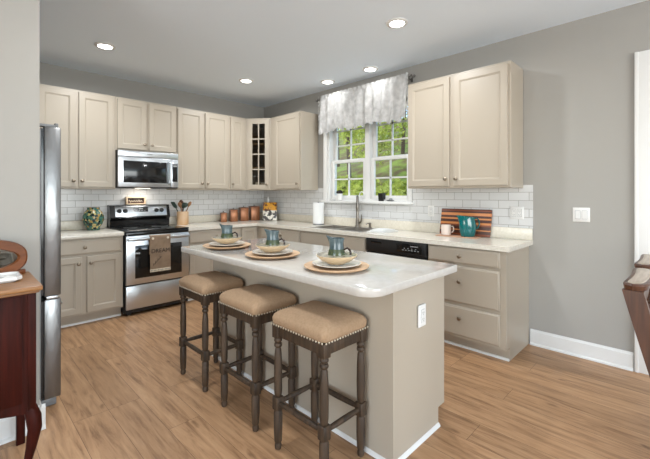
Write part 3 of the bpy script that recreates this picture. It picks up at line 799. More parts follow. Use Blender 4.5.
# ------------------------------------------------------------------ refrigerator
t = thing('refrigerator', 'stainless refrigerator seen edge-on past the end of the left wall', 'refrigerator', (-3.5, -1.7, 0))
FY0, FY1, FX = -2.16, -1.25, -3.104
b = MB(); b.box(-3.95, -3.203, FY0+.006, FY1-.006, .03, 1.715, .004)
for x in (-3.9, -3.25):
    for y in (FY0+.06, FY1-.06): b.lathe([(.02, 0), (.02, .03)], (x, y, .0005), 12)
b.build('cabinet', M_dark, t)
for z0, z1, nm in ((.688, 1.735, 'upper_door'), (.055, .668, 'freezer_drawer')):
    b = MB(); b.box(FX-.086, FX, FY0, FY1, z0, z1, .006); d = b.build(nm, M_steel2, t)
    b = MB(); b.box(FX-.0985, FX-.0865, FY0+.012, FY1-.012, z0+.01, z1-.01); b.build('gasket', M_black, d)
    zh = z0+.12 if nm[0] == 'u' else z1-.06
    b = MB()
    if nm[0] == 'u': b.tube([(FX-.001, FY0+.5, z0+.1), (FX+.045, FY0+.5, z0+.12), (FX+.045, FY0+.5, z1-.35), (FX-.001, FY0+.5, z1-.33)], .011, 10)
    else: b.tube([(FX-.001, FY0+.1, zh), (FX+.02, FY0+.12, zh), (FX+.02, FY1-.12, zh), (FX-.001, FY1-.1, zh)], .009, 10)
    b.build('handle', M_steel, d)
b = MB(); b.box(FX-.145, FX-.02, FY0+.008, FY0+.06, 1.7355, 1.752, .003); b.box(FX-.03, FX-.012, FY0+.008, FY0+.05, 1.7355, 1.762, .003); b.build('hinge_cover', M_dark, t)
b = MB(); b.box(FX-.075, FX-.012, FY0+.004, FY0+.05, .669, .687, .003); b.build('middle_hinge', M_steel, t)
b = MB(); b.box(FX-.13, FX-.02, FY0+.02, FY1-.02, .004, .05, .004); b.build('base_grille', M_dark, t)

# ------------------------------------------------------------------ island
IX0, IX1, IY0, IY1 = -2.083, -1.562, -3.945, -2.19
t = thing('island_cabinet', 'beige kitchen island base with plain panels under the white top', 'island', ((IX0+IX1)/2, (IY0+IY1)/2, 0))
b = MB(); b.prism([(IX0, .0005), (IX1-.07, .0005), (IX1-.07, .105), (IX1, .105), (IX1, .8745), (IX0, .8745)], lambda x, z, y: (x, y, z), IY0, IY1); b.build('body', M_cab, t)
b = MB(); b.prism([(0, .001), (.013, .001), (.010, .012), (.004, .018), (0, .02)], lambda a, z, y: (IX0-.0005-a, y, z), IY0-.013, IY1)
b.prism([(0, .001), (.013, .001), (.010, .012), (.004, .018), (0, .02)], lambda a, z, x: (x, IY0-.0005-a, z), IX0-.0135, IX1-.07); b.build('shoe_moulding', M_trim, t)
b = MB(); b.box(IX0-.004, IX0-.0002, IY0-.0005, IY0+.02, .022, .8745); b.box(IX0-.004, IX0+.02, IY0-.004, IY0-.0003, .022, .8745, ); b.build('corner_trim', M_cab, t)
T = F_isl(IX1, IY0)
for k in range(3):
    a0 = .03+k*.578
    d = slab(T, a0, a0+.55, .715, .858, t); knob(T, a0+.275, .785, d)
    d = door_panel(T, a0, a0+.269, .125, .69, t); knob(T, a0+.24, .625, d)
    d = door_panel(T, a0+.281, a0+.55, .125, .69, t); knob(T, a0+.31, .625, d)
# top with rounded corners
b = MB()
def rrect(x0, x1, y0, y1, rs, n=10):
    pts = []
    for (cx, cy, sx, sy, a0, r) in ((x1, y0, -1, 1, -PI/2, rs[1]), (x1, y1, -1, -1, 0, rs[2]), (x0, y1, 1, -1, PI/2, rs[3]), (x0, y0, 1, 1, PI, rs[0])):
        for k in range(n+1):
            a = a0+PI/2*k/n; pts.append((cx+sx*r+r*math.cos(a), cy+sy*r+r*math.sin(a)))
    return pts
TXa, TXb, TYa, TYb = -2.352, -1.534, -4.022, -2.172
def ring(ins, z):
    return [(x, y, z) for x, y in rrect(TXa+ins, TXb-ins, TYa+ins, TYb-ins, (.10-ins, .03-ins, .03-ins, .03-ins))]
b.loops([ring(.003, .8755), ring(0, .879), ring(0, .910), ring(.0015, .913), ring(.004, .914)])
o = b.build('island_countertop', M_island_top, None, None, 50); o.data.transform(Matrix.Translation((1.95, 3.1, -.8755))); o.location = (-1.95, -3.1, .8755)
tag(o, 'white quartz island countertop set with three place settings', 'countertop')

# ------------------------------------------------------------------ electrical plates
def outlet(name, label, T, gangs, z, horizontal=False, kind='outlet'):
    w = .070+.046*(gangs-1); h = .115
    c = T(0, z-h/2, 0)
    t = thing(name, label, 'switch' if kind == 'switch' else 'outlet', c)
    b = MB(); b.loops([rect(T, -w/2, w/2, z-h/2, z+h/2, .0006), rect(T, -w/2, w/2, z-h/2, z+h/2, .004), rect(T, -w/2+.004, w/2-.004, z-h/2+.004, z+h/2-.004, .0065)]); b.build('cover_plate', M_trim, t)
    gm = MB()
    for g in range(gangs):
        a = (g-(gangs-1)/2)*.046; gm.loops([rect(T, a-.0185, a+.0185, z-.035, z+.035, .0064), rect(T, a-.0185, a+.0185, z-.035, z+.035, .0068)])
    gm.build('insert_shadow_line', M_grey, t)  # grey outline painted in as the shadow gap around each insert
    for g in range(gangs):
        a = (g-(gangs-1)/2)*.046
        k = (kind[g] if isinstance(kind, (list, tuple)) else kind)
        if k == 'switch':
            b = MB(); b.loops([rect(T, a-.0165, a+.0165, z-.033, z+.033, .0065), rect(T, a-.0165, a+.0165, z-.033, z+.033, .008), rect(T, a-.015, a+.015, z-.031, z+.031, .0095 if g else .0115)]); b.build('rocker', M_white, t)
        else:
            b = MB(); b.loops([rect(T, a-.0165, a+.0165, z-.033, z+.033, .0065), rect(T, a-.0165, a+.0165, z-.033, z+.033, .0085)]); r = b.build('receptacle', M_white, t)
            b = MB()
            for dz in (-.017, .017):
                for da in (-.006, .006): b.box(0, 0, 0, 0, 0, 0) if False else b.loops([rect(T, a+da-.0012, a+da+.0012, z+dz-.003, z+dz+.006, .0085), rect(T, a+da-.0012, a+da+.0012, z+dz-.003, z+dz+.006, .0089)])
                b.loops([rect(T, a-.002, a+.002, z+dz-.010, z+dz-.006, .0085), rect(T, a-.002, a+.002, z+dz-.010, z+dz-.006, .0089)])
            b.build('slots', M_dark, r)
    return t
def Fw(y, off=0.0): return lambda a, b_, c: (-off-c, y-a, b_)
outlet('light_switch', 'white double rocker light switch on the bare grey wall right of the cabinets', Fw(-4.338), 2, 1.152, kind='switch')
outlet('wall_outlet', 'white double outlet on the tile right of the striped cutting board', Fw(-3.857, .008), 2, 1.15)
outlet('wall_outlet', 'white single outlet on the tile left of the striped cutting board', Fw(-3.01, .008), 1, 1.14)
outlet('wall_outlet', 'white outlet box on the near end panel of the island', lambda a, b_, c: (-1.828+a, IY0-.004-c*1.6, b_), 1, .675)

# ------------------------------------------------------------------ recessed ceiling lights
M_lens = emis('lamp_lens', (255, 252, 246), 9.0)
LI = [(-2.562, -.997, 'recessed ceiling light nearest the left wall, in front of the refrigerator side'),
      (-1.01, -1.03, 'recessed ceiling light in front of the corner wall cabinets'),
      (-.26, -1.72, 'recessed ceiling light above the left half of the window curtain'),
      (-.255, -2.39, 'recessed ceiling light above the right half of the window curtain'),
      (-.996, -3.242, 'largest recessed ceiling light, nearest the right pair of wall cabinets'),
      (-2.56, -3.24, 'added recessed ceiling light over the stools, out of the view above')]  # this last one is unseen, added to help light the scene
for i, (x, y, lab) in enumerate(LI):
    t = thing('recessed_light', lab, 'ceiling light', (x, y, ZC-.02), 'recessed ceiling lights')
    b = MB(); b.lathe([(.062, 0.0195), (.062, .008), (.066, .006), (.088, .012), (.09, .0195)], (x, y, ZC-.02), 32); b.build('trim_ring', M_trim, t)
    b = MB(); b.lathe([(.001, .009), (.055, .009), (.0615, .013), (.0615, .019)], (x, y, ZC-.02), 32); b.build('lens', M_lens, t)
    l = bpy.data.lights.new('lamp', 'AREA'); l.shape = 'DISK'; l.size = .10; l.spread = math.radians(168); l.energy = CAN_POWER*(.09 if x > -.5 else 1.0); l.color = (.95, .98, 1.0)
    lo = bpy.data.objects.new('lamp', l); COL.objects.link(lo); lo.parent = t; lo.location = (0, 0, -.004)

# ------------------------------------------------------------------ curtain
t = thing('curtain_rod', 'pewter curtain rod with scrolled end above the window', 'curtain rod', (-.07, -2.1, 2.585))
b = MB(); b.tube([(-.075, -1.37, 2.60), (-.075, -2.80, 2.60)], .008, 10); b.build('rod', M_iron, t)
for y, sgn in ((-1.37, 1), (-2.80, -1)):
    b = MB(); pts = [(-.075, y+sgn*(.04*k/10+.0), 2.60+.018*math.sin(k*.62)) for k in range(11)]; b.tube(pts, [.007]*10+[.003], 8)
    b.lathe([(.004, 0), (.013, .008), (.013, .016), (.003, .026)], (-.075, y+sgn*.035, 2.598), 12, (0, sgn, 0)); b.build('finial', M_iron, t)
for y in (-1.40, -2.775):
    b = MB(); b.tube([(-.001, y, 2.585), (-.04, y, 2.583), (-.075, y, 2.586)], .005, 8); b.box(-.004, -.0005, y-.012, y+.012, 2.56, 2.61); b.build('bracket', M_iron, t)
b = LMB(); nu, nv = 150, 26; vs = []; fs = []
for j in range(nv+1):
    v = j/nv
    for i in range(nu+1):
        u = i/nu; y = -1.425-u*1.35
        amp = .010+.016*v
        x = -.098-amp*math.sin(u*58+1.4*math.sin(u*9))-.006*math.sin(u*23+v*3)-.015*v
        if v < .08: x = -.092-.007*math.sin(u*120)
        z = 2.642-v*(.475+.018*math.sin(u*70)*v+.012*math.sin(u*17))
        vs.append((x+.1, y+2.07, z-2.14))
for j in range(nv):
    for i in range(nu): fs.append((j*(nu+1)+i, j*(nu+1)+i+1, (j+1)*(nu+1)+i+1, (j+1)*(nu+1)+i))
b.add(vs, fs)
t = thing('valance', 'white ruffled lace valance hanging across the top of the window', 'curtain', (-.1, -2.07, 2.14))
o = b.build('gathered_cloth', M_lace, t, None, 80)
so = o.modifiers.new('thickness', 'SOLIDIFY'); so.thickness = .0016
b = LMB(); vs = []; fs = []                            # small pleated edging along the hem
for i in range(401):
    u = i/400; y = -1.425-u*1.35+2.07
    x0 = -.098-.026*math.sin(u*58+1.4*math.sin(u*9))-.006*math.sin(u*23+3)-.015+.1
    z0 = 2.642-(.475+.018*math.sin(u*70)+.012*math.sin(u*17))-2.14
    k = .006*math.sin(i*1.3)
    vs += [(x0, y, z0+.004), (x0+k-.002, y, z0-.016), (x0+k*1.6-.003, y, z0-.03-.005*math.sin(i*.9))]
for i in range(400):
    for j in range(2): fs.append((i*3+j, i*3+j+1, (i+1)*3+j+1, (i+1)*3+j))
b.add(vs, fs); b.build('ruffle_hem', M_lace, t, None, 80)
b = LMB()
for sy, yy in ((1, .648), (-1, -.708)):
    vs = []; fs = []
    for i in range(61):
        z = .5*i/60; k = .008*math.sin(i*1.1)
        vs += [(-.02+.012*math.sin(i*.3), yy, z), (-.015+k, yy+sy*.016, z+.003*math.sin(i*.7))]
    for i in range(60): fs.append((i*2, i*2+1, i*2+3, i*2+2))
    b.add(vs, fs)
b.build('side_ruffle', M_lace, t, None, 80)

# ------------------------------------------------------------------ stools
SW, SD = .31, .385            # outer size across (x) and along the island (y)
def make_stool():
    t = thing('bar_stool', 'x', 'stool', (0, 0, 0), 'bar stools at the island')
    hx, hy = SW/2-.024, SD/2-.024
    # cushion: domed rounded pad
    b = LMB(); Ls = []
    for ins, z in ((.004, .648), (-.002, .655), (-.005, .668), (-.006, .684), (.0, .699), (.016, .713), (.045, .726), (.085, .734), (.125, .736)):
        r = max(.03-ins*.1, .012)
        Ls.append([(x, y, z) for x, y in rrect(-SW/2+ins, SW/2-ins, -SD/2+ins, SD/2-ins, (r, r, r, r), 5)])
    b.loops(Ls); b.build('cushion', M_linen, t, None, 60)
    b = LMB()
    for sgn in (-1, 1):
        for n, half, other, ax in ((20, SD/2, SW/2, 0), (17, SW/2, SD/2, 1)):
            for k in range(n):
                q = -half+.008+(2*half-.016)*k/(n-1); o_ = sgn*(other+.0055)
                b.lathe([(.0052, 0), (.0045, .0025), (.001, .004)], (o_, q, .6515) if ax == 0 else (q, o_, .6515), 8, (sgn, 0, 0) if ax == 0 else (0, sgn, 0))
    b.build('nailhead_trim', M_nail, t)
    b = LMB()
    for sgn in (-1, 1):
        b.box(sgn*(hx+.014), sgn*(hx-.006), -hy+.023, hy-.023, .588, .647, .002)
        b.box(-hx+.023, hx-.023, sgn*(hy+.014), sgn*(hy-.006), .588, .647, .002)
    b.build('apron', M_stoolw, t)
    for ix in (-1, 1):
        for iy in (-1, 1):
            x, y = ix*hx, iy*hy
            b = LMB()
            b.box(x-.0225, x+.0225, y-.0225, y+.0225, .578, .647, .003)
            b.lathe([(.014, .2725), (.018, .278), (.0205, .30), (.0215, .38), (.020, .47), (.0165, .515), (.013, .525), (.020, .533), (.0215, .54), (.019, .549), (.014, .553), (.0205, .560), (.0215, .567), (.018, .5785)], (x, y, 0), 18)
            b.box(x-.0225, x+.0225, y-.0225, y+.0225, .205, .2735, .005)
            b.lathe([(.013, .0005), (.0165, .004), (.0185, .02), (.0155, .034), (.0195, .042), (.0225, .1), (.0225, .19), (.018, .2065)], (x, y, 0), 18)
            b.build('leg', M_stoolw, t)
    for sgn in (-1, 1):
        b = LMB(); b.lathe([(.011, 0), (.0135, .05), (.0145, (hy-.022)), (.0135, 2*(hy-.022)-.05), (.011, 2*(hy-.022))], (sgn*hx, -hy+.022, .240), 14, (0, 1, 0)); b.build('stretcher', M_stoolw, t)
        b = LMB(); b.lathe([(.011, 0), (.0135, .05), (.0145, (hx-.022)), (.0135, 2*(hx-.022)-.05), (.011, 2*(hx-.022))], (-hx+.022, sgn*hy, .240), 14, (1, 0, 0)); b.build('stretcher', M_stoolw, t)
    return t
proto = make_stool()
for i, (y, lab) in enumerate(((-3.598, 'tan upholstered bar stool nearest the camera, at the rounded island corner'),
                              (-3.058, 'tan upholstered bar stool in the middle of the row along the island'),
                              (-2.475, 'tan upholstered bar stool nearest the range, at the far end of the island'))):
    o = proto if i == 0 else copy_tree(proto)
    o.location = (-2.262, y-.018, 0); o['label'] = lab

# ------------------------------------------------------------------ place settings
SET = [(-3.600, 'nearest the camera', 'nearest'), (-3.03, 'in the middle of the island', 'middle'), (-2.46, 'at the range end of the island', 'farthest')]
def lp(prof, m, name, loc, label, cat, group, seg=40):
    b = LMB(); b.lathe(prof, (0, 0, 0), seg); o = b.build(name, m); o.location = loc; return tag(o, label, cat, group)
protos = {}
for i, (y, where, w) in enumerate(SET):
    cx = -2.112
    z = .9145
    if i == 0:
        ch = lp([(.115, 0), (.15, .004), (.176, .016), (.178, .020), (.174, .022), (.14, .017), (.12, .0135), (.001, .013)], M_charger, 'charger_plate', (0, 0, 0), '', 'charger plate', 'wooden chargers on the island')
        pl = lp([(.085, 0), (.10, .003), (.133, .014), (.133, .017), (.10, .008), (.001, .006)], M_plate, 'dinner_plate', (0, 0, 0), '', 'plate', 'dinner plates on the chargers')
        bo = thing('bowl', '', 'bowl', (0, 0, 0), 'cream bowls on the plates')
        b = LMB(); b.lathe([(.05, 0), (.055, .004), (.085, .018), (.108, .038), (.112, .046), (.110, .0465)], (0, 0, 0), 40); b.build('shell', M_bowl, bo)
        b = LMB(); b.lathe([(.1095, .0468), (.102, .036), (.08, .02), (.05, .0095), (.001, .0085)], (0, 0, 0), 40); b.build('glazed_inside', M_bowlin, bo)
        mu = thing('pottery_pitcher', '', 'pitcher', (0, 0, 0), 'pottery pitchers in the bowls')
        b = LMB(); b.lathe([(.044, 0), (.048, .004), (.0495, .018), (.0485, .028)], (0, 0, 0), 32); b.build('dark_base', M_mugbase, mu)
        b = LMB(); b.lathe([(.0485, .0282), (.047, .045), (.043, .060), (.0405, .068)], (0, 0, 0), 32); b.build('green_belly', M_mug, mu)
        b = LMB(); Ls = []
        NP = [(.0405, .0682, 0), (.039, .08, 0), (.038, .092, .002), (.0385, .106, .006), (.041, .118, .012), (.0425, .126, .016)]
        for r, z_, lip in NP + [(r*.9, z_+.0005, lip) for r, z_, lip in reversed(NP)]:
            ring_ = []
            for q in range(32):
                a = 2*PI*q/32; w = max(0, math.cos(a-PI))**6
                ring_.append(((r+lip*w)*math.cos(a), r*math.sin(a)*(1-.12*lip/.016), z_+w*lip*.9))
            Ls.append(ring_)
        b.loops(Ls); b.build('blue_neck', M_napkin, mu, None, 60)
        b = LMB(); b.tube([(.041, 0, .064), (.058, 0, .073), (.073, 0, .062), (.077, 0, .043), (.071, 0, .024), (.058, 0, .014), (.0485, 0, .018)], [.005, .006, .006, .006, .006, .006, .005], 10); b.build('handle', M_mugbase, mu)
        P5 = [ch, pl, bo, mu]
    objs = P5 if i == 0 else [copy_tree(q) for q in P5]
    labs = ['round pale wooden charger %s', 'white dinner plate lying on the wooden charger %s', 'cream bowl with speckled inside on the place setting %s', 'blue-green pottery pitcher with dark base, in the bowl %s']
    zs = [z, z+.0175, z+.0305, z+.0400]
    for o, l, zz in zip(objs, labs, zs):
        o.location = (cx, y, zz); o['label'] = l % where
    objs[3].rotation_euler = (0, 0, -PI/4+.15*(i-1))

# ------------------------------------------------------------------ things on the counters
def lathe_thing(name, prof, m, loc, label, cat, group=None, seg=32):
    return lp(prof, m, name, loc, label, cat, group, seg)
o = lathe_thing('vase', [(.058, 0), (.062, .006), (.064, .03), (.088, .065), (.105, .115), (.104, .16), (.086, .205), (.064, .227), (.060, .245), (.064, .255), (.055, .255), (.05, .24), (.055, .215), (.001, .2)], M_mosaic, (-2.475, -.20, .9145), 'round green and gold mosaic vase on the counter left of the range', 'vase')
# utensil crock
cxx, cyy = -1.447, -.20
o = lathe_thing('utensil_crock', [(.07, 0), (.074, .004), (.074, .17), (.071, .175), (.066, .17), (.066, .012), (.001, .01)], M_crock, (cxx, cyy, .9145), 'tan crock holding kitchen utensils right of the range', 'crock')
def utensil(name, label, ang, lean, head, m, L=.27):
    t = thing(name, label, 'utensil', (cxx, cyy, .926), 'utensils in the crock')
    d = Vector((math.cos(ang)*lean, math.sin(ang)*lean, 1)).normalized()
    st = Vector((-math.cos(ang)*.022, -math.sin(ang)*.022, .004))
    sideways = Vector((.7047, -.7095, 0))
    b = LMB(); b.tube([st, st+d*L*.5, st+d*L], [.005, .0055, .006], 10); b.build('handle', m, t)
    b = LMB(); R = d.to_track_quat('Z', 'X').to_matrix()
    c0 = st+d*L
    fw_ = Vector((-.7095, -.7047, 0))
    if head == 'spoon': Lw = [(.006, 0), (.02, .015), (.03, .04), (.027, .062), (.012, .078), (.002, .082)]; th = .3
    elif head == 'spatula': Lw = [(.007, 0), (.024, .012), (.028, .03), (.028, .085), (.025, .092), (.018, .094)]; th = .12
    elif head == 'ladle': Lw = [(.008, -.005), (.03, .004), (.046, .022), (.05, .04), (.046, .056), (.03, .068), (.004, .072)]; th = .6
    else: Lw = [(.006, 0), (.018, .01), (.026, .035), (.02, .062), (.005, .075)]; th = .5
    Ls = []
    for r, q in Lw:
        Ls.append([c0+d*q+sideways*(r*math.cos(a))+d.cross(sideways)*(r*th*math.sin(a)) for a in [2*PI*k/16 for k in range(16)]])
    b.loops(Ls); b.build('head', m, t)
utensil('spatula', 'dark green spatula leaning left out of the tan crock', PI*.93, .52, 'spatula', M_utgreen, .23)
utensil('ladle', 'dark green ladle with a wide bowl in the tan crock', -.35, .16, 'ladle', M_utgreen, .21)
utensil('wooden_spoon', 'dark wooden spoon standing left of the ladle in the crock', PI*.85, .14, 'spoon', M_spoon2, .235)
utensil('wooden_spoon', 'light wooden spoon next to the spatula in the crock', PI*.88, .22, 'spoon', M_spoon, .21)
utensil('wooden_spoon', 'wooden spoon leaning right out of the tan crock', -.2, .42, 'fork', M_spoon, .24)
# canisters
CAN = [(-.83, .145, .085, 'smallest copper-coloured canister, leftmost of the four in the corner'),
       (-.665, .19, .105, 'second smallest copper-coloured canister from the left in the corner'),
       (-.49, .218, .12, 'second largest copper-coloured canister in the corner row'),
       (-.30, .232, .138, 'largest copper-coloured canister, nearest the cookbook')]
for x, h, w, lab in CAN:
    t = thing('canister', lab, 'canister', (x, -.165, .9145), 'copper canisters in the corner', rz=-.32)
    b = LMB(); b.box(-w/2, w/2, -w/2, w/2, 0, h*.86, .006); b.build('body', M_copper, t)
    b = LMB(); Ls = []
    for ins, z in ((-.002, h*.863), (-.002, h*.90), (.01, h*.93), (w*.4, h*.955)):
        Ls.append([(-w/2+ins, -w/2+ins, z), (w/2-ins, -w/2+ins, z), (w/2-ins, w/2-ins, z), (-w/2+ins, w/2-ins, z)])
    b.loops(Ls); ld = b.build('lid', M_copperd, t)
    b = LMB(); b.lathe([(.005, 0), (.005, .006), (.012, .011), (.011, .018), (.001, .021)], (0, 0, h*.953), 14); b.build('lid_knob', M_dark, ld)
# cookbook leaning in the corner
t = thing('cookbook', 'cookbook with golden and white cover standing in the counter corner', 'book', (-.20, -.43, .9145), rz=-PI/4+.1)
tilt = Matrix.Rotation(-.16, 4, 'X')
b = LMB(); b.xf = tilt; b.box(-.103, .103, 0.002, .022, .0045, .275, .001); b.build('pages', M_paper, t)
b = LMB(); b.xf = tilt; b.box(-.106, .106, -.002, .0018, .0045, .28, .0008); b.build('front_cover', M_cover, t)
b = LMB(); b.xf = tilt; b.box(-.106, .106, .0222, .0255, .0045, .28, .0008); b.build('back_cover', M_signb, t)
t = thing('bottle', 'white pump bottle standing behind the cookbook in the corner', 'bottle', (-.115, -.275, .9145))
b = LMB(); b.lathe([(.034, 0), (.036, .004), (.036, .24), (.03, .262), (.014, .275), (.014, .30)], (0, 0, 0), 24); b.build('body', M_white, t)
b = LMB(); b.lathe([(.018, .3005), (.018, .325), (.008, .33), (.008, .345), (.013, .347), (.013, .36), (.001, .362)], (0, 0, 0), 18); b.build('pump_cap', M_white, t)
# paper towels
t = thing('paper_towel_holder', 'dark paper towel stand on the counter left of the sink', 'paper towel holder', (-.155, -1.445, .9145))
b = LMB(); b.lathe([(.078, 0), (.08, .004), (.076, .01), (.01, .0125), (.008, .285), (.011, .289), (.011, .297), (.001, .30)], (0, 0, 0), 28); b.build('stand', M_dark, t)
b = LMB(); b.lathe([(.022, 0), (.074, 0), (.0745, .004), (.0745, .272), (.074, .276), (.022, .27), (.022, .001)], (0, 0, 0), 36)
o = b.build('paper_towel_roll', M_paper); o.location = (-.155, -1.445, .928); tag(o, 'white roll of paper towels on its dark stand left of the sink', 'paper towels')
# drying mat and tray right of the sink
b = LMB(); b.box(-.15, .15, -.10, .10, 0, .008, .003)
for k in range(12): b.box(-.145, .145, -.092+.016*k, -.086+.016*k, .008, .011, .001)
o = b.build('drying_mat', M_matw); o.location = (-.33, -2.615, .9145); tag(o, 'white ribbed drying mat on the counter right of the sink', 'drying mat')
b = LMB(); b.box(-.13, .13, -.085, .085, 0, .010, .004); b.box(-.12, .05, -.07, .06, .0105, .020, .004)
o = b.build('dish_cloth', M_paper); o.location = (-.31, -2.60, .926); o.rotation_euler = (0, 0, .12); tag(o, 'folded white dish cloth lying on the drying mat', 'cloth')
# striped cutting board leaning on the tile
t = thing('cutting_board', 'striped dark and orange wood cutting board leaning on the tile', 'cutting board', (-.085, -3.40, .9145))
b = LMB(); b.xf = Matrix.Rotation(.20, 4, 'Y') @ Matrix.Identity(4); b.box(-.011, .011, -.25, .25, 0.0025, .262, .004); o = b.build('board', M_board, t)
# tray, mug and pitcher
b = LMB()
b.box(-.06, .06, -.2, .2, 0, .008, .003)
o = b.build('wooden_tray', M_tray); o.location = (-.205, -3.395, .9145); o.rotation_euler = (0, 0, 0.0); tag(o, 'thin pale wooden tray under the pink mug and teal pitcher', 'tray')
t = thing('mug', 'pale pink mug beside the teal pitcher in front of the cutting board', 'mug', (-.20, -3.275, .923), rz=-PI/4)
b = LMB(); b.lathe([(.040, 0), (.045, .004), (.047, .03), (.0475, .098), (.044, .098), (.042, .012), (.001, .01)], (0, 0, 0), 28); b.build('cup', M_pink, t)
b = LMB(); b.tube([(.045, 0, .08), (.064, 0, .082), (.075, 0, .064), (.071, 0, .038), (.058, 0, .024), (.0465, 0, .025)], .006, 10); b.build('handle', M_pink, t)
t = thing('pitcher', 'glossy teal ceramic pitcher on the wooden tray before the striped cutting board', 'pitcher', (-.20, -3.49, .923), rz=-PI/4)
b = LMB(); Ls = []
for r, z, ox in ((.058, 0, 0), (.064, .004, 0), (.074, .05, 0), (.078, .09, 0), (.076, .13, -.002), (.072, .16, -.006), (.072, .185, -.012), (.074, .2, -.016)):
    lip = max(0, (z-.12)/.08)
    Ls.append([(ox+(r+(.022*lip if abs(a-PI) < .5 else 0)*math.cos((a-PI)*3) ) * math.cos(a)*1.0, .62*r*math.sin(a), z-(.02*lip*(math.cos(a)+1)/2)) for a in [2*PI*k/36 for k in range(36)]])
L2 = [[(x*.92, y*.9, z) for x, y, z in l] for l in reversed(Ls[1:])]
b.loops(Ls+L2, cap1=True); b.build('body', M_teal, t, None, 60)
b = LMB(); b.tube([(.055, 0, .165), (.085, 0, .172), (.105, 0, .15), (.108, 0, .115), (.095, 0, .085), (.072, 0, .07)], [.010, .010, .009, .009, .010, .010], 12, .7); b.build('handle', M_teal, t)
# window sill things
z = 1.2355
t = thing('plant_pot', 'small white pot with a dark plant on the left of the window sill', 'plant', (.0, -1.685, z))
b = LMB(); b.lathe([(.03, 0), (.036, .004), (.04, .09), (.037, .09), (.033, .075), (.001, .074)], (0, 0, 0), 24); b.build('pot', M_white, t)
b = LMB(); b.lathe([(.033, .0755), (.04, .09), (.045, .105), (.036, .125), (.02, .135), (.001, .138)], (0, 0, 0), 14); b.build('dark_plant', M_soil, t)
t = thing('figurine', 'small white looped ornament on the window sill behind the faucet', 'ornament', (.0, -2.06, z))
b = LMB(); b.lathe([(.024, 0), (.026, .003), (.01, .014), (.006, .02)], (0, 0, 0), 18); b.build('foot', M_white, t)
b = LMB(); b.tube([(0, .038*math.cos(a), .066+.046*math.sin(a)) for a in [-PI/2+2*PI*k/24 for k in range(25)]], .006, 8); b.build('loop', M_white, t)
t = thing('candle_holder', 'square black pot on the right part of the window sill', 'pot', (.0, -2.365, z))
b = LMB(); b.lathe([(.036, 0), (.04, .004), (.046, .095), (.042, .095), (.036, .02), (.001, .018)], (0, 0, 0), 4); b.build('pot', M_blackm, t)
t.rotation_euler = (0, 0, PI/4)
t = thing('dish', 'little dark dish with a pebble right of the black pot on the sill', 'dish', (.0, -2.49, z))
b = LMB(); b.lathe([(.03, 0), (.052, .012), (.05, .015), (.001, .006)], (0, 0, 0), 24); b.build('saucer', M_dark, t)
b = LMB(); b.lathe([(.012, .008), (.022, .016), (.022, .026), (.012, .036), (.001, .038)], (0, 0, 0), 14); b.build('pebble', M_grey, t)
b = LMB(); b.box(-.02, .02, -.045, .045, 0, .008, .003); o = b.build('comb', M_dark); o.location = (.0, -1.565, z); o.name = 'slate_coaster'
tag(o, 'flat dark slate piece at the left end of the window sill', 'coaster')

# ------------------------------------------------------------------ dresser with mirror at the left edge
DX0, DX1, DYf, DYb = -4.30, -3.288, -2.845, -2.408
t = thing('dresser', 'dark mahogany dresser with oak top and cabriole legs against the left wall', 'dresser', (-3.79, -2.63, 0))
b = MB(); b.box(DX0, DX1, DYf, DYb, .876, .900, .006); b.box(DX0+.012, DX1-.012, DYf+.012, DYb, .866, .8755, .002); b.build('top', M_oaktop, t)
# carcass: sides, back, shaped front
bx0, bx1, by0 = DX0+.03, DX1-.022, DYf+.028
b = MB(); b.box(bx0, bx1, by0+.02, DYb-.004, .335, .8655); b.build('carcass', M_mahog, t)
n = 24; top = [(bx0+(bx1-bx0)*k/n, .8655) for k in range(n, -1, -1)]
low = []
for k in range(n+1):
    u = k/n; low.append((bx0+(bx1-bx0)*u, .315+.035*(math.cos(2*PI*u*2)*-.5+.5) if True else .3))
b = MB(); b.prism(low+top, lambda a, z_, c: (a, c, z_), by0, by0+.0195); b.build('front_panel', M_mahog, t)
for xa, xb, xk in ((bx0+.05, (bx0+bx1)/2-.004, (bx0+bx1)/2-.04), ((bx0+bx1)/2+.004, bx1-.05, (bx0+bx1)/2+.04)):
    b = MB(); b.box(xa, xb, by0-.004, by0-.0005, .37, .855, .0015); d = b.build('door', M_mahog, t)
    b = MB(); b.lathe([(.012, 0), (.012, .004), (.006, .008), (.014, .018), (.001, .024)], (xk, by0-.004, .62), 16, (0, -1, 0)); b.build('pull', M_knob, d)
for x in (bx0, bx1-.032):
    b = MB(); b.box(x, x+.032, by0-.006, by0-.0005, .33, .8655, .002); b.build('corner_post', M_mahog, t)
for x, y, ox, oy in ((bx1-.02, by0+.02, 1, -1), (bx0+.02, by0+.02, -1, -1), (bx1-.02, DYb-.04, 0, 0), (bx0+.02, DYb-.04, 0, 0)):
    b = MB()
    if oy: b.tube([(x, y, .3345), (x+ox*.012, y+oy*.012, .29), (x+ox*.016, y+oy*.016, .24), (x+ox*.004, y+oy*.004, .15), (x-ox*.010, y-oy*.010, .07), (x-ox*.004, y-oy*.004, .025), (x+ox*.008, y+oy*.008, .012), (x+ox*.01, y+oy*.01, .0005)], [.026, .030, .028, .021, .015, .015, .019, .017], 12)
    else: b.box(x-.018, x+.018, y-.018, y+.018, .0005, .3345, .003)
    b.build('leg', M_mahog, t)
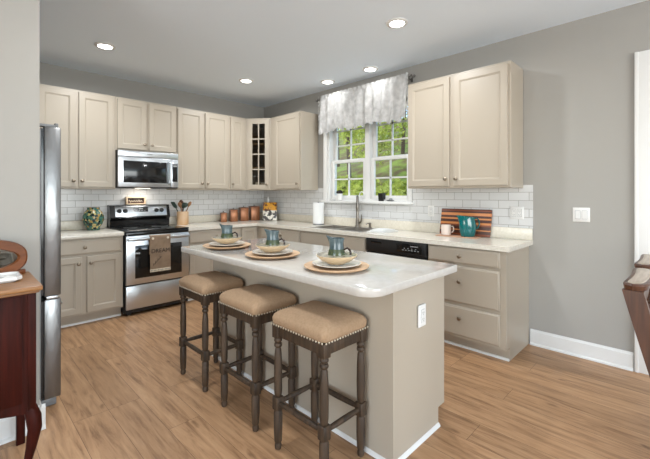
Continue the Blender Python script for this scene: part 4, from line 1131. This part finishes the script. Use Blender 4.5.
# mirror frame: wide oval loop on the back of the top
mx, mz, ra, rb = -3.56, .99, .258, .10
b = MB(); Ls = []
N = 48
outer = []; innr = []
for k in range(N):
    a = 2*PI*k/N
    ox_ = mx+(ra+.0)*math.copysign(abs(math.cos(a))**.62, math.cos(a)); oz = mz+rb*math.copysign(abs(math.sin(a))**.8, math.sin(a))
    outer.append((ox_, max(oz, .9025)))
    innr.append((mx+(ra-.040)*math.cos(a), mz-.002+(rb-.034)*math.sin(a)))
yF, yB = -2.468, -2.44
b.loops([[(x, yB, z_) for x, z_ in innr], [(x, yB, z_) for x, z_ in outer], [(x, yF+.004, z_) for x, z_ in outer], [(x+(mx-x)*.03, yF-.004, z_) for x, z_ in outer], [(x+(x-mx)*.05, yF-.004, z_) for x, z_ in innr], [(x, yF+.008, z_) for x, z_ in innr], [(x, yB, z_) for x, z_ in innr]], False, False)
b.box(mx-.24, mx+.25, yF, yB, .9005, .922, .004); b.build('mirror_frame', M_mahog_x, t)
b = MB(); b.prism([(mx+(x-mx)*.999, z_) for x, z_ in innr], lambda x, z_, y: (x, y-(z_-.99)*.14, z_), yB-.016, yB-.01); b.build('mirror_glass', M_mirror, t)
# white embossed tray on the dresser
b = LMB(); Ls = []
for ins, z_ in ((.012, 0), (0, .010), (.0, .024), (.006, .025), (.014, .014), (.03, .012)):
    pts = rrect(-.155+ins, .155-ins, -.085+ins, .085-ins, (.03, .03, .03, .03), 6)
    Ls.append([(x*(1+.012*math.sin(k*1.6)), y*(1+.012*math.sin(k*1.6)), z_) for k, (x, y) in enumerate(pts)])
b.loops(Ls); t2 = thing('ceramic_tray', 'white embossed tray lying on the dresser in front of its mirror', 'tray', (-3.50, -2.60, .9005))
b.build('tray', M_white, t2)
b = LMB()
for k in range(9): b.lathe([(.018, 0), (.016, .006), (.001, .012)], (-.11+.027*k, .03*math.sin(k*2.1), .0142), 10, sx=1.2, sy=.8)
b.build('embossing', M_white, t2)

# ------------------------------------------------------------------ dining chairs at the right edge
def make_chair():
    t = thing('dining_chair', 'x', 'chair', (0, 0, 0), 'dining chairs at the right edge')
    w = .46
    def back(z): return (z-.45)*.24+.0 if z > .45 else (.45-z)*.10         # y of back stile: leans to +y going up
    for sx in (-1, 1):
        b = LMB(); Ls = []
        for z_ in (0.0005, .2, .45, .6, .75, .88, .925):
            y = back(z_); dpt = .024+.010*min(1, max(0, (z_-.45)/.4)); x = sx*(w/2-.016)
            Ls.append([(x-.016, y-dpt, z_), (x+.016, y-dpt, z_), (x+.016, y+dpt, z_), (x-.016, y+dpt, z_)])
        b.loops(Ls); b.build('leg', M_chair, t)
        b = LMB(); b.lathe([(.016, .0005), (.022, .1), (.024, .44)], (sx*(w/2-.03), -.40, 0), 14); b.build('leg', M_chair, t)
    b = LMB(); b.box(-w/2+.002, w/2-.002, -.44, -.03, .441, .47, .01, 3); b.build('seat', M_chair, t)
    # crest: thick curved top rail with its glossy sheen painted on as a pale upper face
    def arc(z_, th0, th1, xe):
        pts = []
        for k in range(41):
            u = -1+2*k/40; pts.append((u*xe, back(.93)-.012*(1-u*u)+th1*math.sqrt(max(0, 1-u**10))+.0, z_))
        for k in range(40, -1, -1):
            u = -1+2*k/40; pts.append((u*xe, back(.93)-.012*(1-u*u)+(th0*math.sqrt(max(0, 1-u**10)) if abs(u) < 1 else -.0006), z_))
        return pts
    b = LMB(); b.loops([arc(.86, -.022, .022, w/2-.034), arc(.91, -.026, .030, w/2-.034)]); b.build('crest_rail', M_chair, t)
    b = LMB(); b.loops([arc(.9255, -.04, .036, w/2), arc(.945, -.046, .04, w/2+.004), arc(.953, -.042, .036, w/2)]); b.build('crest_cap', M_chair, t)
    b = LMB(); b.loops([arc(.9532, -.030, .024, w/2-.012), arc(.9555, -.027, .021, w/2-.016)]); b.build('sheen_top', M_chairtop, t)
    b = LMB(); b.box(-w/2+.034, w/2-.034, back(.6)-.01, back(.6)+.01, .57, .63, .003); b.build('back_rail', M_chair, t)
    for k in range(5):
        x = -.13+.065*k
        b = LMB(); b.tube([(x, back(.63), .631), (x, back(.75)-.02, .75), (x, back(.85)-.026, .859)], .009, 8); b.build('spindle', M_chair, t)
    b = LMB()
    for sx in (-1, 1): b.box(sx*(w/2-.03)-.009, sx*(w/2-.03)+.009, -.38, -.02, .19, .215, .002)
    b.build('stretcher', M_chair, t)
    return t
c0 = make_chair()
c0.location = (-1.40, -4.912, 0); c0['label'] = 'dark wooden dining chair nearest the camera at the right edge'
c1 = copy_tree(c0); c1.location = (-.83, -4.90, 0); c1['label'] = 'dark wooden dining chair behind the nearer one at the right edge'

# ------------------------------------------------------------------ outside the window
def bank_z(x, y): return -.2+max(0, x-1.6)*.36+.25*math.sin(x*.7+y*.4)*min(1, max(0, (x-2)/3))
b = MB(); vs = []; fs = []; nx, ny = 40, 40
for i in range(nx+1):
    for j in range(ny+1):
        x = .4+i*.55; y = -10+j*.8; vs.append((x, y, bank_z(x, y)))
for i in range(nx):
    for j in range(ny): fs.append((i*(ny+1)+j, (i+1)*(ny+1)+j, (i+1)*(ny+1)+j+1, i*(ny+1)+j+1))
b.add(vs, fs); struct(b.build('ground', M_bank))
def leaf_cloud(n, cx, cy, cz, rx, ry, rz, size):
    b = LMB()
    for _ in range(n):
        while True:
            p = Vector((random.uniform(-1, 1), random.uniform(-1, 1), random.uniform(-1, 1)))
            if p.length < 1: break
        p = p*(.6+.4*p.length)
        c = Vector((cx+p.x*rx, cy+p.y*ry, cz+p.z*rz))
        a = Vector((random.gauss(0, 1), random.gauss(0, 1), random.gauss(0, 1))).normalized()
        q = a.orthogonal().normalized(); r = a.cross(q); s_ = size*random.uniform(.6, 1.3)
        b.add([c-q*s_, c+r*s_*.5, c+q*s_, c-r*s_*.5], [(0, 1, 2, 3)])
    return b
def tree(name, label, x, y, h, r, m, n, trunk=.07, low=.35):
    z0 = bank_z(x, y)-.05
    t = thing(name, label, 'tree' if 'tree' in name else 'shrub', (x, y, z0), 'trees and shrubs outside the window')
    b = LMB(); lean = random.uniform(-.15, .15)
    b.tube([(0, 0, 0), (lean*.4, lean, h*.35), (lean, lean*.5, h*.8)], [trunk, trunk*.8, trunk*.4], 9); b.build('trunk', M_bark, t)
    leaf_cloud(n, 0, 0, h*(low+.5*(1-low)), r, r, h*(1-low)*.5, .07).build('foliage', m, t)
k = 0
TR = [(5.6, -.6, 4.4, 1.0, 1), (5.4, 1.9, 4.2, 1.05, 1), (8.2, 1.4, 5.0, 1.25, 2), (7.2, 4.4, 4.8, 1.25, 1), (10.6, 4.2, 5.4, 1.4, 2), (9.8, 7.4, 5.0, 1.4, 1), (13, 7.5, 5.6, 1.5, 1), (13.6, 3.4, 6.0, 1.6, 1)]
for i, (x, y, h, r, g) in enumerate(TR):
    tree('tree', ['young yellow-green tree seen through the window panes', 'olive green tree seen through the window panes'][g-1], x, y, h, r, M_green1 if g == 1 else M_green2, 2600, .09, .30)
SH = [(2.6, -1.55, .8), (3.1, -.45, .8), (3.5, .65, .8), (3.9, 1.75, .8), (4.6, 3.1, .9), (2.9, -2.6, .8), (5.4, 4.6, .9)]
for i, (x, y, h) in enumerate(SH):
    tree('shrub', 'low bright green shrub on the bank outside the window', x, y, h+.5, .5, M_green1, 1500, .02, .05)
